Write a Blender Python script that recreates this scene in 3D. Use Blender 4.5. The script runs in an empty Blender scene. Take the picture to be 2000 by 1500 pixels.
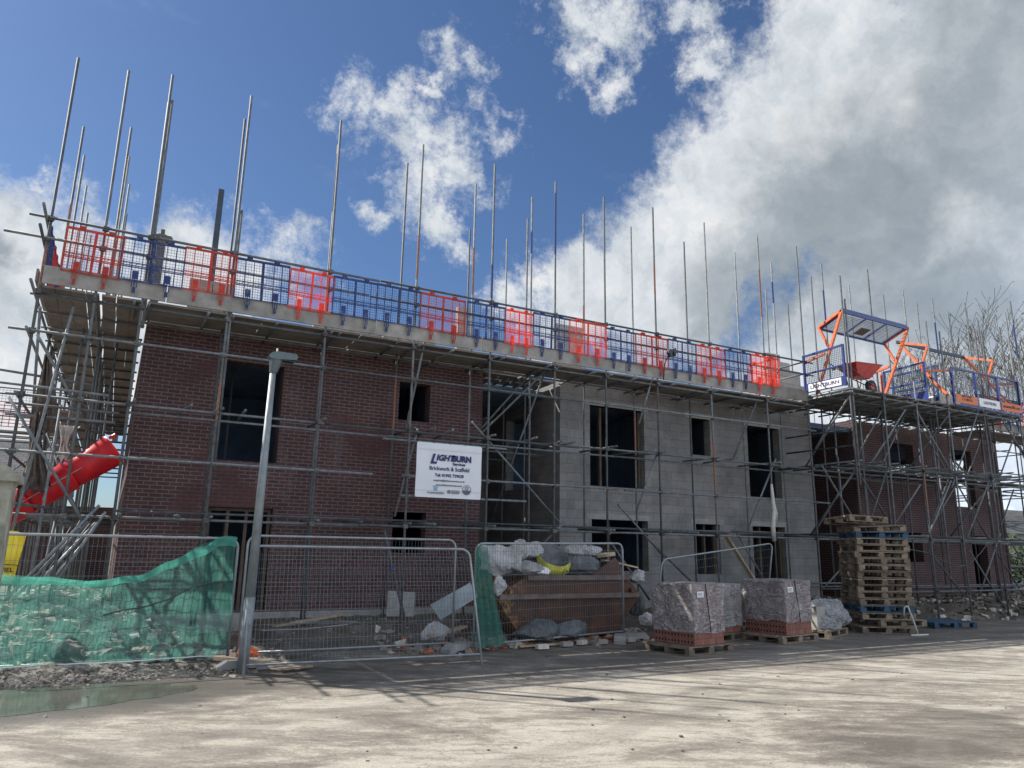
import bpy, math, random
from math import sin, cos, pi, radians, sqrt
from mathutils import Vector, Matrix, noise
random.seed(11)
S = bpy.context.scene
COL = S.collection

# ------------------------------------------------------------------ camera
cam_d = bpy.data.cameras.new('camera'); cam = bpy.data.objects.new('camera', cam_d); COL.objects.link(cam)
cam_d.sensor_width = 36; cam_d.lens = 36*1426.46/2000; cam_d.clip_end = 3000; cam_d.clip_start = 0.05
R_ = Vector((0.87972762, -0.47514454, 0.01780394)); U_ = Vector((-0.11880658, -0.1834048, 0.97583179)); F_ = Vector((0.46039582, 0.8605814, 0.21779657))
m = Matrix((R_, U_, -F_)).transposed().to_4x4(); m.translation = Vector((0, 0, 1.75)); cam.matrix_world = m
S.camera = cam
S.render.resolution_x = 1024; S.render.resolution_y = 768
S.view_settings.view_transform = 'Standard'; S.view_settings.look = 'None'; S.view_settings.gamma = 1
S.view_settings.exposure = 0.69
S.render.engine = 'CYCLES'
try:
    S.cycles.max_bounces = 8; S.cycles.transparent_max_bounces = 24
except Exception: pass

# ------------------------------------------------------------------ sun
SUN_AZ = radians(-44); SUN_EL = radians(44.5)
sd = bpy.data.lights.new('sun', 'SUN'); sd.energy = 4.6; sd.angle = radians(0.5); sd.color = (1.0, 0.95, 0.87)
sun = bpy.data.objects.new('sun', sd); COL.objects.link(sun)
sdir = Vector((sin(SUN_AZ)*cos(SUN_EL), cos(SUN_AZ)*cos(SUN_EL), sin(SUN_EL)))
sun.rotation_euler = sdir.to_track_quat('Z', 'Y').to_euler()

# ------------------------------------------------------------------ node helper
class NT:
    def __init__(s, tree): s.t = tree; s.n = tree.nodes; s.l = tree.links
    def new(s, typ, **kw):
        n = s.n.new(typ)
        for k, v in kw.items(): setattr(n, k, v)
        return n
    def put(s, sock, v):
        if isinstance(v, bpy.types.NodeSocket): s.l.new(v, sock)
        elif v is not None:
            if hasattr(sock, 'default_value'):
                try: sock.default_value = v
                except Exception: sock.default_value = tuple(v)+(1,) if len(v) == 3 else v
    def math(s, op, a, b=None, c=None, clamp=False):
        n = s.new('ShaderNodeMath', operation=op, use_clamp=clamp)
        s.put(n.inputs[0], a); s.put(n.inputs[1], b) if b is not None else None
        if c is not None: s.put(n.inputs[2], c)
        return n.outputs[0]
    def vmath(s, op, a, b=None, out=0):
        n = s.new('ShaderNodeVectorMath', operation=op); s.put(n.inputs[0], a)
        if b is not None: s.put(n.inputs[3] if op == 'SCALE' else n.inputs[1], b)
        return n.outputs[out]
    def noise(s, vec, scale, detail=4, rough=0.55, out=0, dist=0.0):
        n = s.new('ShaderNodeTexNoise'); s.put(n.inputs['Vector'], vec); n.inputs['Scale'].default_value = scale
        n.inputs['Detail'].default_value = detail; n.inputs['Roughness'].default_value = rough; n.inputs['Distortion'].default_value = dist
        return n.outputs[out]
    def ramp(s, fac, stops, interp='LINEAR'):
        n = s.new('ShaderNodeValToRGB'); n.color_ramp.interpolation = interp
        e = n.color_ramp.elements
        while len(e) > 1: e.remove(e[-1])
        e[0].position = stops[0][0]; e[0].color = tuple(stops[0][1])+(1,) if not isinstance(stops[0][1], float) else (stops[0][1],)*3+(1,)
        for p, c in stops[1:]:
            x = e.new(p); x.color = (c,)*3+(1,) if isinstance(c, float) else tuple(c)+(1,)
        s.put(n.inputs[0], fac); return n.outputs[0]
    def smooth(s, v, a, b, lo=0.0, hi=1.0):
        n = s.new('ShaderNodeMapRange', interpolation_type='SMOOTHSTEP'); s.put(n.inputs[0], v)
        n.inputs[1].default_value = a; n.inputs[2].default_value = b; n.inputs[3].default_value = lo; n.inputs[4].default_value = hi
        return n.outputs[0]
    def mix(s, f, a, b, typ='MIX'):
        n = s.new('ShaderNodeMix', data_type='RGBA', blend_type=typ); s.put(n.inputs[0], f)
        s.put(n.inputs[6], tuple(a)+(1,) if isinstance(a, tuple) and len(a) == 3 else a)
        s.put(n.inputs[7], tuple(b)+(1,) if isinstance(b, tuple) and len(b) == 3 else b)
        return n.outputs[2]

# ------------------------------------------------------------------ world: physical sky with cumulus
W = bpy.data.worlds.new('World'); S.world = W; W.use_nodes = True
k = NT(W.node_tree); k.n.clear()
sky = k.new('ShaderNodeTexSky', sky_type='NISHITA'); sky.sun_disc = False
sky.sun_elevation = SUN_EL; sky.sun_rotation = SUN_AZ; sky.air_density = 1.0; sky.dust_density = 0.6; sky.ozone_density = 2.0
tc = k.new('ShaderNodeTexCoord'); D = tc.outputs['Generated']
nz = k.noise(D, 5.0, 7, 0.62, out=1)
off = k.vmath('SCALE', k.vmath('SUBTRACT', nz, (0.5, 0.5, 0.5)), 0.14)
nz2 = k.noise(D, 26.0, 6, 0.66, out=1)
off2 = k.vmath('SCALE', k.vmath('SUBTRACT', nz2, (0.5, 0.5, 0.5)), 0.055)
DW = k.vmath('ADD', k.vmath('ADD', D, off), off2)
DWc = k.vmath('ADD', k.vmath('ADD', D, k.vmath('SCALE', off, 0.6)), off2)
BL = [(0.21, 0.815, 0.54, 0.036), (0.248, 0.806, 0.537, 0.052), (0.297, 0.806, 0.512, 0.057), (0.338, 0.784, 0.521, 0.041), (0.373, 0.765, 0.525, 0.032), (0.314, 0.826, 0.469, 0.062), (0.351, 0.809, 0.471, 0.042), (0.294, 0.845, 0.446, 0.039), (0.339, 0.844, 0.416, 0.04), (0.363, 0.846, 0.39, 0.027), (0.259, 0.87, 0.419, 0.023), (0.294, 0.748, 0.594, 0.033), (0.323, 0.735, 0.596, 0.023), (0.284, 0.77, 0.572, 0.017), (0.428, 0.645, 0.633, 0.051), (0.468, 0.627, 0.623, 0.049), (0.442, 0.673, 0.593, 0.034), (0.484, 0.666, 0.567, 0.028), (0.542, 0.564, 0.623, 0.033), (0.574, 0.565, 0.593, 0.037), (0.573, 0.587, 0.572, 0.025), (0.799, 0.411, 0.439, 0.249), (0.713, 0.513, 0.478, 0.16), (0.666, 0.466, 0.582, 0.087), (0.662, 0.622, 0.418, 0.127), (0.599, 0.644, 0.476, 0.039), (0.618, 0.702, 0.353, 0.126), (0.562, 0.714, 0.417, 0.04), (0.53, 0.775, 0.345, 0.075), (0.483, 0.805, 0.345, 0.041), (0.832, 0.518, 0.199, 0.215), (0.434, 0.839, 0.328, 0.031), (0.159, 0.921, 0.355, 0.044), (-0.169, 0.943, 0.288, 0.122), (-0.124, 0.915, 0.385, 0.034), (-0.089, 0.938, 0.334, 0.058), (-0.019, 0.945, 0.326, 0.062), (0.048, 0.944, 0.326, 0.072), (0.114, 0.937, 0.33, 0.059), (-0.19, 0.973, 0.132, 0.156), (-0.032, 0.977, 0.211, 0.105), (0.496, 0.813, 0.306, 0.062),
      (0.2, -0.8, 0.5, 0.75), (-0.6, -0.6, 0.5, 0.5), (0.85, -0.35, 0.4, 0.5), (-0.9, 0.1, 0.35, 0.3)]  # unseen clouds; those behind the camera are added as fill for the shade
GR = [(0.762, 0.516, 0.392, 0.19), (0.803, 0.383, 0.457, 0.157), (0.705, 0.627, 0.331, 0.113), (0.832, 0.478, 0.283, 0.16), (-0.145, 0.938, 0.316, 0.035), (0.808, 0.306, 0.504, 0.194)]
def blobs(lst, vec, soft=1.0):
    acc = None
    for (x, y, z, r) in lst:
        d = k.vmath('DISTANCE', vec, (x, y, z), out=1)
        v = k.math('SUBTRACT', 1.0, k.math('DIVIDE', d, r*soft))
        acc = v if acc is None else k.math('MAXIMUM', acc, v)
    return acc
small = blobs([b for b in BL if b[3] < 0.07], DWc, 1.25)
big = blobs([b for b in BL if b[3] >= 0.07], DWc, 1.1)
# in big clouds one unit of falloff covers a wide angle: sharpen so that their edge is as crisp as the small ones'
fine = k.noise(D, 38.0, 8, 0.72); med = k.noise(DW, 15.0, 5, 0.6)
ds = k.math('ADD', k.math('ADD', small, k.math('MULTIPLY', k.math('SUBTRACT', fine, 0.5), 2.4)), k.math('MULTIPLY', k.math('SUBTRACT', med, 0.5), 2.2))
db = k.math('ADD', k.math('ADD', k.math('MULTIPLY', big, 2.2), k.math('MULTIPLY', k.math('SUBTRACT', fine, 0.5), 1.6)), k.math('MULTIPLY', k.math('SUBTRACT', med, 0.5), 0.9))
alpha = k.math('MAXIMUM', k.smooth(ds, -0.05, 1.15), k.smooth(db, -0.15, 0.9))
thin = k.noise(k.vmath('MULTIPLY', D, (1.0, 1.0, 2.5)), 4.0, 6, 0.6)
alpha = k.math('MAXIMUM', alpha, k.smooth(thin, 0.60, 0.85, 0.0, 0.25))
grey = k.smooth(k.math('ADD', blobs(GR, DW, 1.15), k.math('MULTIPLY', k.math('SUBTRACT', k.noise(D, 7.0, 6, 0.6), 0.5), 1.3)), 0.0, 0.75)
puff = k.noise(DW, 13.0, 7, 0.6)
white = k.ramp(puff, [(0.3, (0.58, 0.64, 0.70)), (0.5, (0.80, 0.85, 0.90)), (0.68, (1.0, 1.0, 1.0))])
greyc = k.ramp(k.noise(DW, 7.0, 6, 0.58), [(0.3, (0.27, 0.325, 0.375)), (0.52, (0.38, 0.435, 0.485)), (0.72, (0.54, 0.59, 0.64))])
cc = k.mix(grey, white, greyc)
# front-lit clouds opposite the sun, boosted and tinted blue as added fill for shade
opp_fill = k.smooth(k.vmath('DOT_PRODUCT', D, tuple(-sdir), out=1), -0.25, 0.75, 0.55, 1.15)
fill_tint = k.mix(k.math('SUBTRACT', opp_fill, 0.55), (1.0, 1.0, 1.0), (0.66, 0.86, 1.24))
lightcol = k.vmath('SCALE', k.mix(1.0, cc, fill_tint, 'MULTIPLY'), opp_fill)
bgs = k.new('ShaderNodeBackground'); skc = k.mix(1.0, sky.outputs[0], (0.75, 0.93, 1.17), 'MULTIPLY')
k.put(bgs.inputs[0], skc); bgs.inputs[1].default_value = 0.053
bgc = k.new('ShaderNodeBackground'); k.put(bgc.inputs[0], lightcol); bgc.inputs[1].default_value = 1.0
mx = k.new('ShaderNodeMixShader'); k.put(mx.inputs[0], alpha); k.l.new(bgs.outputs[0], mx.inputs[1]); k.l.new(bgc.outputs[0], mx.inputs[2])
wo = k.new('ShaderNodeOutputWorld'); k.l.new(mx.outputs[0], wo.inputs[0])

# ------------------------------------------------------------------ materials
MATS = {}
def base_mat(name):
    m = bpy.data.materials.new(name); m.use_nodes = True; k = NT(m.node_tree); k.n.clear()
    b = k.new('ShaderNodeBsdfPrincipled'); o = k.new('ShaderNodeOutputMaterial'); k.l.new(b.outputs[0], o.inputs[0])
    MATS[name] = m; return m, k, b, o
def simple(name, col, rough=0.6, metal=0.0, var=0.25, scale=6.0, rnd=0.0, bump=0.0, bscale=60, coord='Object', spec=None, dark=None):
    m, k, b, o = base_mat(name)
    v = k.new('ShaderNodeNewGeometry').outputs['Position'] if coord == 'Position' else k.new('ShaderNodeTexCoord').outputs[coord]
    if rnd > 0:
        oi = k.new('ShaderNodeObjectInfo'); v = k.vmath('ADD', v, k.vmath('SCALE', (7.3, 3.1, 5.7), oi.outputs['Random']))
    n = k.noise(v, scale, 5, 0.6)
    lo = tuple(c*(1-var) for c in col) if dark is None else dark; hi = tuple(min(1, c*(1+var)) for c in col)
    c = k.ramp(n, [(0.3, lo), (0.7, hi)])
    if rnd > 0:
        f = k.math('MULTIPLY_ADD', oi.outputs['Random'], 2*rnd, 1-rnd); c = k.vmath('SCALE', c, f)
    k.put(b.inputs['Base Color'], c); b.inputs['Roughness'].default_value = rough; b.inputs['Metallic'].default_value = metal
    if spec is not None: b.inputs['Specular IOR Level'].default_value = spec
    if bump > 0:
        bp = k.new('ShaderNodeBump'); bp.inputs['Strength'].default_value = bump; bp.inputs['Distance'].default_value = 0.02
        k.put(bp.inputs['Height'], k.noise(v, bscale, 5, 0.6, dist=(2.2 if name.startswith('sack') else 0.0)))
        if name.startswith('sack'): bp.inputs['Distance'].default_value = 0.06; k.l.new(bp.outputs[0], b.inputs['Normal'])
    return m
simple('steel', (0.135, 0.147, 0.155), 0.66, 0.08, 0.35, 9, rnd=0.42, spec=0.35)
simple('steel_dark', (0.045, 0.06, 0.085), 0.5, 0.4, 0.2, 6)
simple('fence_steel', (0.30, 0.32, 0.33), 0.5, 0.4, 0.2, 8)
simple('mesh_wire', (0.15, 0.165, 0.18), 0.5, 0.3, 0.15, 8)
simple('coupler_steel', (0.11, 0.105, 0.10), 0.6, 0.5, 0.35, 30, rnd=0.4)
simple('orange_paint', (0.72, 0.17, 0.05), 0.45, 0.0, 0.28, 14, dark=(0.42, 0.10, 0.04))
simple('blue_paint', (0.018, 0.04, 0.19), 0.4, 0.0, 0.25, 10)
simple('orange_band', (0.23, 0.115, 0.075), 0.6, 0.1, 0.4, 25)
simple('blue_band', (0.02, 0.04, 0.16), 0.5, 0.1, 0.3, 25)
simple('scaffold_board', (0.21, 0.19, 0.17), 0.8, 0.0, 0.28, 3, rnd=0.16, bump=0.3, bscale=20)
simple('toe_board_wood', (0.26, 0.245, 0.225), 0.8, 0.0, 0.3, 3.5, rnd=0.18, bump=0.2, bscale=20)
simple('pallet_wood', (0.185, 0.145, 0.107), 0.8, 0.0, 0.42, 7, rnd=0.36, bump=0.3, bscale=30)
simple('timber', (0.40, 0.31, 0.21), 0.8, 0.0, 0.3, 6, rnd=0.2)
simple('pallet_blue', (0.03, 0.07, 0.12), 0.75, 0.0, 0.4, 8, rnd=0.2)
simple('concrete', (0.30, 0.295, 0.285), 0.9, 0.0, 0.25, 5, bump=0.3)
simple('concrete_block', (0.34, 0.33, 0.31), 0.9, 0.0, 0.2, 5, bump=0.3, rnd=0.15)
simple('interior_navy_glare', (0.11, 0.165, 0.25), 0.9, 0.0, 0.3, 2)  # bluish glare of the openings put into the interior colour
simple('frame_timber', (0.10, 0.07, 0.05), 0.8, 0.0, 0.3, 5)
simple('lamp_grey', (0.22, 0.25, 0.265), 0.55, 0.2, 0.22, 7)
simple('lamp_head_grey', (0.10, 0.13, 0.14), 0.45, 0.1, 0.2, 8)
simple('red_barrow', (0.42, 0.035, 0.03), 0.45, 0.1, 0.3, 8)
simple('worn_rail', (0.15, 0.115, 0.10), 0.7, 0.2, 0.45, 5)
simple('rubber', (0.03, 0.03, 0.032), 0.8)
simple('sack_white', (0.43, 0.425, 0.43), 0.7, 0.0, 0.3, 5, rnd=0.2, bump=0.9, bscale=5)
simple('sack_grey', (0.115, 0.125, 0.135), 0.7, 0.0, 0.35, 5, rnd=0.2, bump=0.9, bscale=5)
simple('sack_yellow', (0.52, 0.50, 0.06), 0.7, 0.0, 0.35, 9, bump=0.5, bscale=18)
simple('yellow_plastic', (0.80, 0.62, 0.05), 0.55, 0.0, 0.15, 5, bump=0.3, bscale=12)
simple('banner_white', (0.72, 0.74, 0.78), 0.7, 0.0, 0.05, 3)
simple('print_navy', (0.02, 0.025, 0.12), 0.6)
simple('print_grey', (0.10, 0.11, 0.13), 0.6)
simple('print_pale_blue', (0.20, 0.42, 0.60), 0.6)
simple('white_board', (0.38, 0.38, 0.38), 0.6, 0.0, 0.2, 9)
simple('paper_white', (0.78, 0.78, 0.76), 0.7, 0.0, 0.04)
simple('sign_orange', (0.62, 0.17, 0.06), 0.6, 0.0, 0.1, 6)
simple('black_ink', (0.02, 0.02, 0.02), 0.6)
simple('hessian', (0.13, 0.10, 0.085), 0.95, 0.0, 0.45, 12, bump=0.8, bscale=30)
simple('slate', (0.12, 0.125, 0.13), 0.7, 0.0, 0.3, 9)
simple('render_pale', (0.55, 0.53, 0.48), 0.9, 0.0, 0.1, 2)
simple('bark', (0.11, 0.095, 0.075), 0.9, 0.0, 0.35, 8)
simple('bud_leaf', (0.085, 0.08, 0.045), 0.8, 0.0, 0.5, 9)
simple('foliage', (0.05, 0.075, 0.03), 0.8, 0.0, 0.5, 2)
simple('rubble_mix', (0.25, 0.225, 0.195), 0.9, 0.0, 0.6, 9, coord='Position')
simple('rubble_pale', (0.55, 0.51, 0.45), 0.9, 0.0, 0.3, 9, rnd=0.2)
simple('brick_red', (0.36, 0.11, 0.06), 0.85, 0.0, 0.35, 9, rnd=0.25)
simple('hose', (0.06, 0.065, 0.06), 0.7)
simple('moss_concrete', (0.27, 0.265, 0.22), 0.95, 0.0, 0.55, 9, bump=0.6)
simple('orange_net', (0.75, 0.16, 0.05), 0.7)
simple('light_cloth', (0.55, 0.53, 0.49), 0.8, 0.0, 0.2, 8)
simple('black_plastic', (0.02, 0.02, 0.022), 0.4)
simple('sheet_metal', (0.30, 0.34, 0.37), 0.4, 0.5, 0.2, 5)

GU = ('guard_orange', 'guard_blue')
def translucent_mat(name, col, trans=0.45, alpha=1.0, rough=0.5, rnd=0.0, noise_a=0.0, wrinkle=0.0, gloss=0.0):
    m = bpy.data.materials.new(name); m.use_nodes = True; k = NT(m.node_tree); k.n.clear(); MATS[name] = m
    o = k.new('ShaderNodeOutputMaterial'); b = k.new('ShaderNodeBsdfPrincipled')
    tcv = k.new('ShaderNodeTexCoord').outputs['Object']
    c = k.ramp(k.noise(tcv, 5, 4, 0.6), [(0.3, tuple(x*0.78 for x in col)), (0.7, tuple(min(1, x*1.15) for x in col))])
    if name in GU:   # scuffed, mortar splashed, each panel faded a little differently
        oi = k.new('ShaderNodeObjectInfo'); c = k.mix(1.0, c, k.ramp(oi.outputs['Random'], [(0, .62), (1, 1.12)]), 'MULTIPLY')
        sp_ = k.smooth(k.noise(k.vmath('ADD', tcv, k.vmath('SCALE', (9.1, 4.7, 3.3), oi.outputs['Random'])), 9, 6, 0.7), 0.54, 0.66, 0, 0.5); c = k.mix(sp_, c, (0.34, 0.30, 0.27))
    k.put(b.inputs['Base Color'], c); b.inputs['Roughness'].default_value = rough
    t = k.new('ShaderNodeBsdfTranslucent'); k.put(t.inputs[0], c)
    if wrinkle > 0:
        bp = k.new('ShaderNodeBump'); bp.inputs['Strength'].default_value = wrinkle; bp.inputs['Distance'].default_value = 0.05
        rg = k.math('ABSOLUTE', k.math('SUBTRACT', k.noise(k.vmath('MULTIPLY', tcv, (1, 1, 1.6)), 3.2, 3, 0.5, dist=1.2), 0.5))
        rg2 = k.math('ABSOLUTE', k.math('SUBTRACT', k.noise(k.vmath('MULTIPLY', tcv, (1, 1, 2.5)), 9.0, 3, 0.5, dist=0.8), 0.5))
        k.put(bp.inputs['Height'], k.math('ADD', k.smooth(rg, 0.0, 0.10), k.math('MULTIPLY', k.smooth(rg2, 0.0, 0.10), 0.35))); k.l.new(bp.outputs[0], b.inputs['Normal'])
    mx = k.new('ShaderNodeMixShader'); mx.inputs[0].default_value = trans; k.l.new(b.outputs[0], mx.inputs[1]); k.l.new(t.outputs[0], mx.inputs[2])
    out = mx.outputs[0]
    if alpha < 1:
        tr = k.new('ShaderNodeBsdfTransparent'); m2 = k.new('ShaderNodeMixShader')
        if noise_a > 0:
            f = k.smooth(k.noise(k.vmath('MULTIPLY', tcv, (1.6, 1.6, 0.5)), 4.5, 6, 0.65, dist=0.8), 0.36, 0.66, alpha-noise_a, min(1, alpha+noise_a))
            k.put(m2.inputs[0], f)
        else: m2.inputs[0].default_value = alpha
        k.l.new(tr.outputs[0], m2.inputs[1]); k.l.new(out, m2.inputs[2]); out = m2.outputs[0]
    k.l.new(out, o.inputs[0]); return m
translucent_mat('guard_orange', (0.88, 0.09, 0.045), 0.45)
translucent_mat('guard_blue', (0.008, 0.034, 0.165), 0.15)
translucent_mat('green_net', (0.14, 0.43, 0.35), 0.6, 0.42, 0.8, noise_a=.12)
translucent_mat('green_net_fold', (0.12, 0.50, 0.39), 0.5, 0.72, 0.8)
translucent_mat('shrink_wrap', (0.72, 0.70, 0.71), 0.25, 0.70, 0.10, noise_a=0.12, wrinkle=1.0)
translucent_mat('shrink_wrap_dense', (0.74, 0.75, 0.77), 0.25, 0.80, 0.08, noise_a=0.14, wrinkle=1.0)
translucent_mat('red_plastic', (0.72, 0.02, 0.03), 0.30, rough=0.35)

def wallcoords(k):
    g = k.new('ShaderNodeNewGeometry'); p = k.new('ShaderNodeSeparateXYZ'); k.put(p.inputs[0], g.outputs['Position'])
    n = k.new('ShaderNodeSeparateXYZ'); k.put(n.inputs[0], g.outputs['Normal'])
    ax = k.math('GREATER_THAN', k.math('ABSOLUTE', n.outputs[0]), 0.5)
    u = k.math('ADD', k.math('MULTIPLY', p.outputs[0], k.math('SUBTRACT', 1.0, ax)), k.math('MULTIPLY', p.outputs[1], ax))
    c = k.new('ShaderNodeCombineXYZ'); k.put(c.inputs[0], u); k.put(c.inputs[1], p.outputs[2]); return c.outputs[0], g.outputs['Position']
def masonry(name, c1, c2, mort, bw, rh, ms, smear=None, bump=0.35, patch=None, var=0.35, smk=0.55):
    m, k, b, o = base_mat(name); v, pos = wallcoords(k)
    t = k.new('ShaderNodeTexBrick'); k.put(t.inputs['Vector'], v); t.offset = 0.5
    t.inputs['Color1'].default_value = (*c1, 1); t.inputs['Color2'].default_value = (*c2, 1); t.inputs['Mortar'].default_value = (*mort, 1)
    t.inputs['Scale'].default_value = 1; t.inputs['Mortar Size'].default_value = ms; t.inputs['Mortar Smooth'].default_value = 0.15
    t.inputs['Brick Width'].default_value = bw; t.inputs['Row Height'].default_value = rh
    col = t.outputs[0]
    if patch:   # fresh pointing the colour of the brick in places
        pm = k.smooth(k.noise(pos, patch, 3, 0.5), 0.60, 0.66)
        col = k.mix(k.math('MULTIPLY', pm, 0.75), col, tuple((a+b_)/2 for a, b_ in zip(c1, c2)))
    st = k.ramp(k.noise(pos, 1.3, 7, 0.65), [(0.25, 1-var), (0.75, 1+var*0.4)])
    col = k.mix(1.0, col, st, 'MULTIPLY')
    fi = k.ramp(k.noise(pos, 45, 3, 0.6), [(0.3, 0.8), (0.7, 1.12)])
    col = k.mix(1.0, col, fi, 'MULTIPLY')
    if smear:
        sm = k.smooth(k.noise(k.vmath('MULTIPLY', pos, (1.5, 1.5, 0.6)), 1.1, 6, 0.7), 0.55, 0.75, 0, smk)
        col = k.mix(sm, col, smear)
    k.put(b.inputs['Base Color'], col); b.inputs['Roughness'].default_value = 0.9
    bp = k.new('ShaderNodeBump'); bp.inputs['Strength'].default_value = bump; bp.inputs['Distance'].default_value = 0.01
    h = k.math('ADD', k.math('SUBTRACT', 1.0, t.outputs[1]), k.math('MULTIPLY', k.noise(pos, 60, 4, 0.6), 0.35))
    k.put(bp.inputs['Height'], h); k.l.new(bp.outputs[0], b.inputs['Normal']); return m
masonry('brickwork', (0.112, 0.046, 0.043), (0.072, 0.036, 0.038), (0.175, 0.15, 0.148), 0.225, 0.075, 0.0085, patch=0.55, smear=(0.185, 0.15, 0.15), smk=0.30)
masonry('blockwork', (0.285, 0.275, 0.268), (0.235, 0.23, 0.226), (0.155, 0.15, 0.145), 0.45, 0.225, 0.006, smear=(0.33, 0.28, 0.25), var=0.42)
masonry('slate_tiles', (0.13, 0.135, 0.14), (0.10, 0.10, 0.11), (0.03, 0.03, 0.03), 0.3, 0.12, 0.01)

# wrapped brick pack: courses of perforated bricks
def packmat(name):
    m, k, b, o = base_mat(name)
    tc = k.new('ShaderNodeTexCoord'); p = k.new('ShaderNodeSeparateXYZ'); k.put(p.inputs[0], tc.outputs['Object'])
    n = k.new('ShaderNodeSeparateXYZ'); k.put(n.inputs[0], tc.outputs['Normal'])
    ax = k.math('GREATER_THAN', k.math('ABSOLUTE', n.outputs[0]), 0.5)
    def cell(sock, w):
        f = k.math('FRACT', k.math('DIVIDE', sock, w)); return k.math('SUBTRACT', f, 0.5)
    # end faces show three holes to a brick; side faces are plain
    y = cell(p.outputs[1], 0.0725); z = cell(p.outputs[2], 0.1025)
    d = k.math('SQRT', k.math('ADD', k.math('POWER', y, 2.0), k.math('POWER', k.math('MULTIPLY', z, 1.1), 2.0)))
    hole = k.math('MULTIPLY', k.smooth(d, 0.26, 0.32, 1.0, 0.0), ax)
    u = k.math('ADD', k.math('MULTIPLY', p.outputs[0], k.math('SUBTRACT', 1.0, ax)), k.math('MULTIPLY', p.outputs[1], ax))
    uu = k.math('ABSOLUTE', cell(u, 0.215)); zz = k.math('ABSOLUTE', cell(p.outputs[2], 0.1025)); tt = k.math('ABSOLUTE', cell(u, 0.0725))
    seam = k.math('MAXIMUM', k.smooth(uu, 0.47, 0.49), k.smooth(zz, 0.45, 0.48))
    seam = k.math('MAXIMUM', seam, k.math('MULTIPLY', k.smooth(tt, 0.43, 0.48), k.math('SUBTRACT', 1.0, ax)))
    vo = k.new('ShaderNodeTexWhiteNoise', noise_dimensions='2D'); cb = k.new('ShaderNodeCombineXYZ')
    k.put(cb.inputs[0], k.math('FLOOR', k.math('DIVIDE', u, 0.0725))); k.put(cb.inputs[1], k.math('FLOOR', k.math('DIVIDE', p.outputs[2], 0.1025))); k.put(vo.inputs[0], cb.outputs[0])
    col = k.ramp(vo.outputs[0], [(0.0, (0.19, 0.075, 0.058)), (1.0, (0.30, 0.13, 0.098))])
    col = k.mix(k.math('MULTIPLY', seam, 0.8), col, (0.06, 0.03, 0.025)); col = k.mix(hole, col, (0.03, 0.018, 0.015))
    k.put(b.inputs['Base Color'], col); b.inputs['Roughness'].default_value = 0.85
packmat('brick_pack')

# rusty skip
m, k, b, o = base_mat('rusty_skip'); tcv = k.new('ShaderNodeTexCoord').outputs['Object']
c = k.ramp(k.noise(tcv, 3.0, 8, 0.7), [(0.3, (0.04, 0.026, 0.022)), (0.5, (0.088, 0.045, 0.031)), (0.72, (0.15, 0.066, 0.036))])
sx = k.new('ShaderNodeSeparateXYZ'); k.put(sx.inputs[0], tcv)
ym = k.math('MULTIPLY', k.smooth(k.noise(tcv, 7, 6, 0.7, dist=0.5), 0.49, 0.56), k.smooth(sx.outputs[0], -1.35, -1.0, 1.0, 0.0))
c = k.mix(ym, c, (0.34, 0.19, 0.06)); k.put(b.inputs['Base Color'], c); b.inputs['Roughness'].default_value = 0.75
bp = k.new('ShaderNodeBump'); bp.inputs['Strength'].default_value = 0.4; bp.inputs['Distance'].default_value = 0.02; k.put(bp.inputs['Height'], k.noise(tcv, 14, 6, 0.65)); k.l.new(bp.outputs[0], b.inputs['Normal'])

# yard surface: worn concrete, dusty crust and damp dirt
m, k, b, o = base_mat('yard_surface'); g = k.new('ShaderNodeNewGeometry'); P = g.outputs['Position']
rot = k.new('ShaderNodeVectorRotate'); rot.rotation_type = 'Z_AXIS'; k.put(rot.inputs[0], P); rot.inputs['Angle'].default_value = radians(28)
PR = k.vmath('MULTIPLY', rot.outputs[0], (0.55, 1.25, 1.0))
n1 = k.noise(PR, 0.85, 10, 0.72, dist=0.9); n2 = k.noise(PR, 3.2, 8, 0.68); n3 = k.noise(P, 26, 5, 0.7); n4 = k.noise(P, 130, 3, 0.7)
sp = k.new('ShaderNodeSeparateXYZ'); k.put(sp.inputs[0], P)
f = k.math('ADD', n1, k.math('MULTIPLY', k.math('SUBTRACT', n2, 0.5), 0.55)); f = k.math('ADD', f, k.math('MULTIPLY', k.math('SUBTRACT', n3, 0.5), 0.34)); n5 = k.noise(PR, 9.0, 6, 0.7); f = k.math('ADD', f, k.math('MULTIPLY', k.math('SUBTRACT', n5, 0.5), 0.30)); f = k.math('ADD', f, 0.005)
# dirt has been tracked along the fence and trodden in round the gateway; damp patch by the camera's right foot
near_fence = k.smooth(k.math('ADD', sp.outputs[1], k.math('MULTIPLY', k.math('SUBTRACT', n2, 0.5), 2.0)), 8.2, 10.8, 0.0, 0.15)
pd = k.vmath('DISTANCE', k.vmath('MULTIPLY', P, (1.0, 1.2, 1.0)), (7.6, 5.9, 0.0), out=1)
damp = k.smooth(k.math('ADD', pd, k.math('MULTIPLY', k.math('SUBTRACT', n2, 0.5), 1.6)), 0.5, 2.1, 0.17, 0.0)
pd2 = k.vmath('DISTANCE', k.vmath('MULTIPLY', P, (0.4255, 1.1765, 1.0)), (-0.553, 11.94, 0.0), out=1)
wetl = k.smooth(k.math('ADD', pd2, k.math('MULTIPLY', k.math('SUBTRACT', n2, 0.5), 1.3)), 0.9, 2.3, 1.0, 0.0)
f = k.math('SUBTRACT', k.math('SUBTRACT', k.math('SUBTRACT', f, near_fence), damp), k.math('MULTIPLY', wetl, 0.24))
col = k.ramp(f, [(0.25, (0.115, 0.100, 0.083)), (0.38, (0.185, 0.163, 0.136)), (0.48, (0.27, 0.240, 0.200)), (0.55, (0.375, 0.343, 0.288)), (0.70, (0.47, 0.435, 0.372))])
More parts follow.
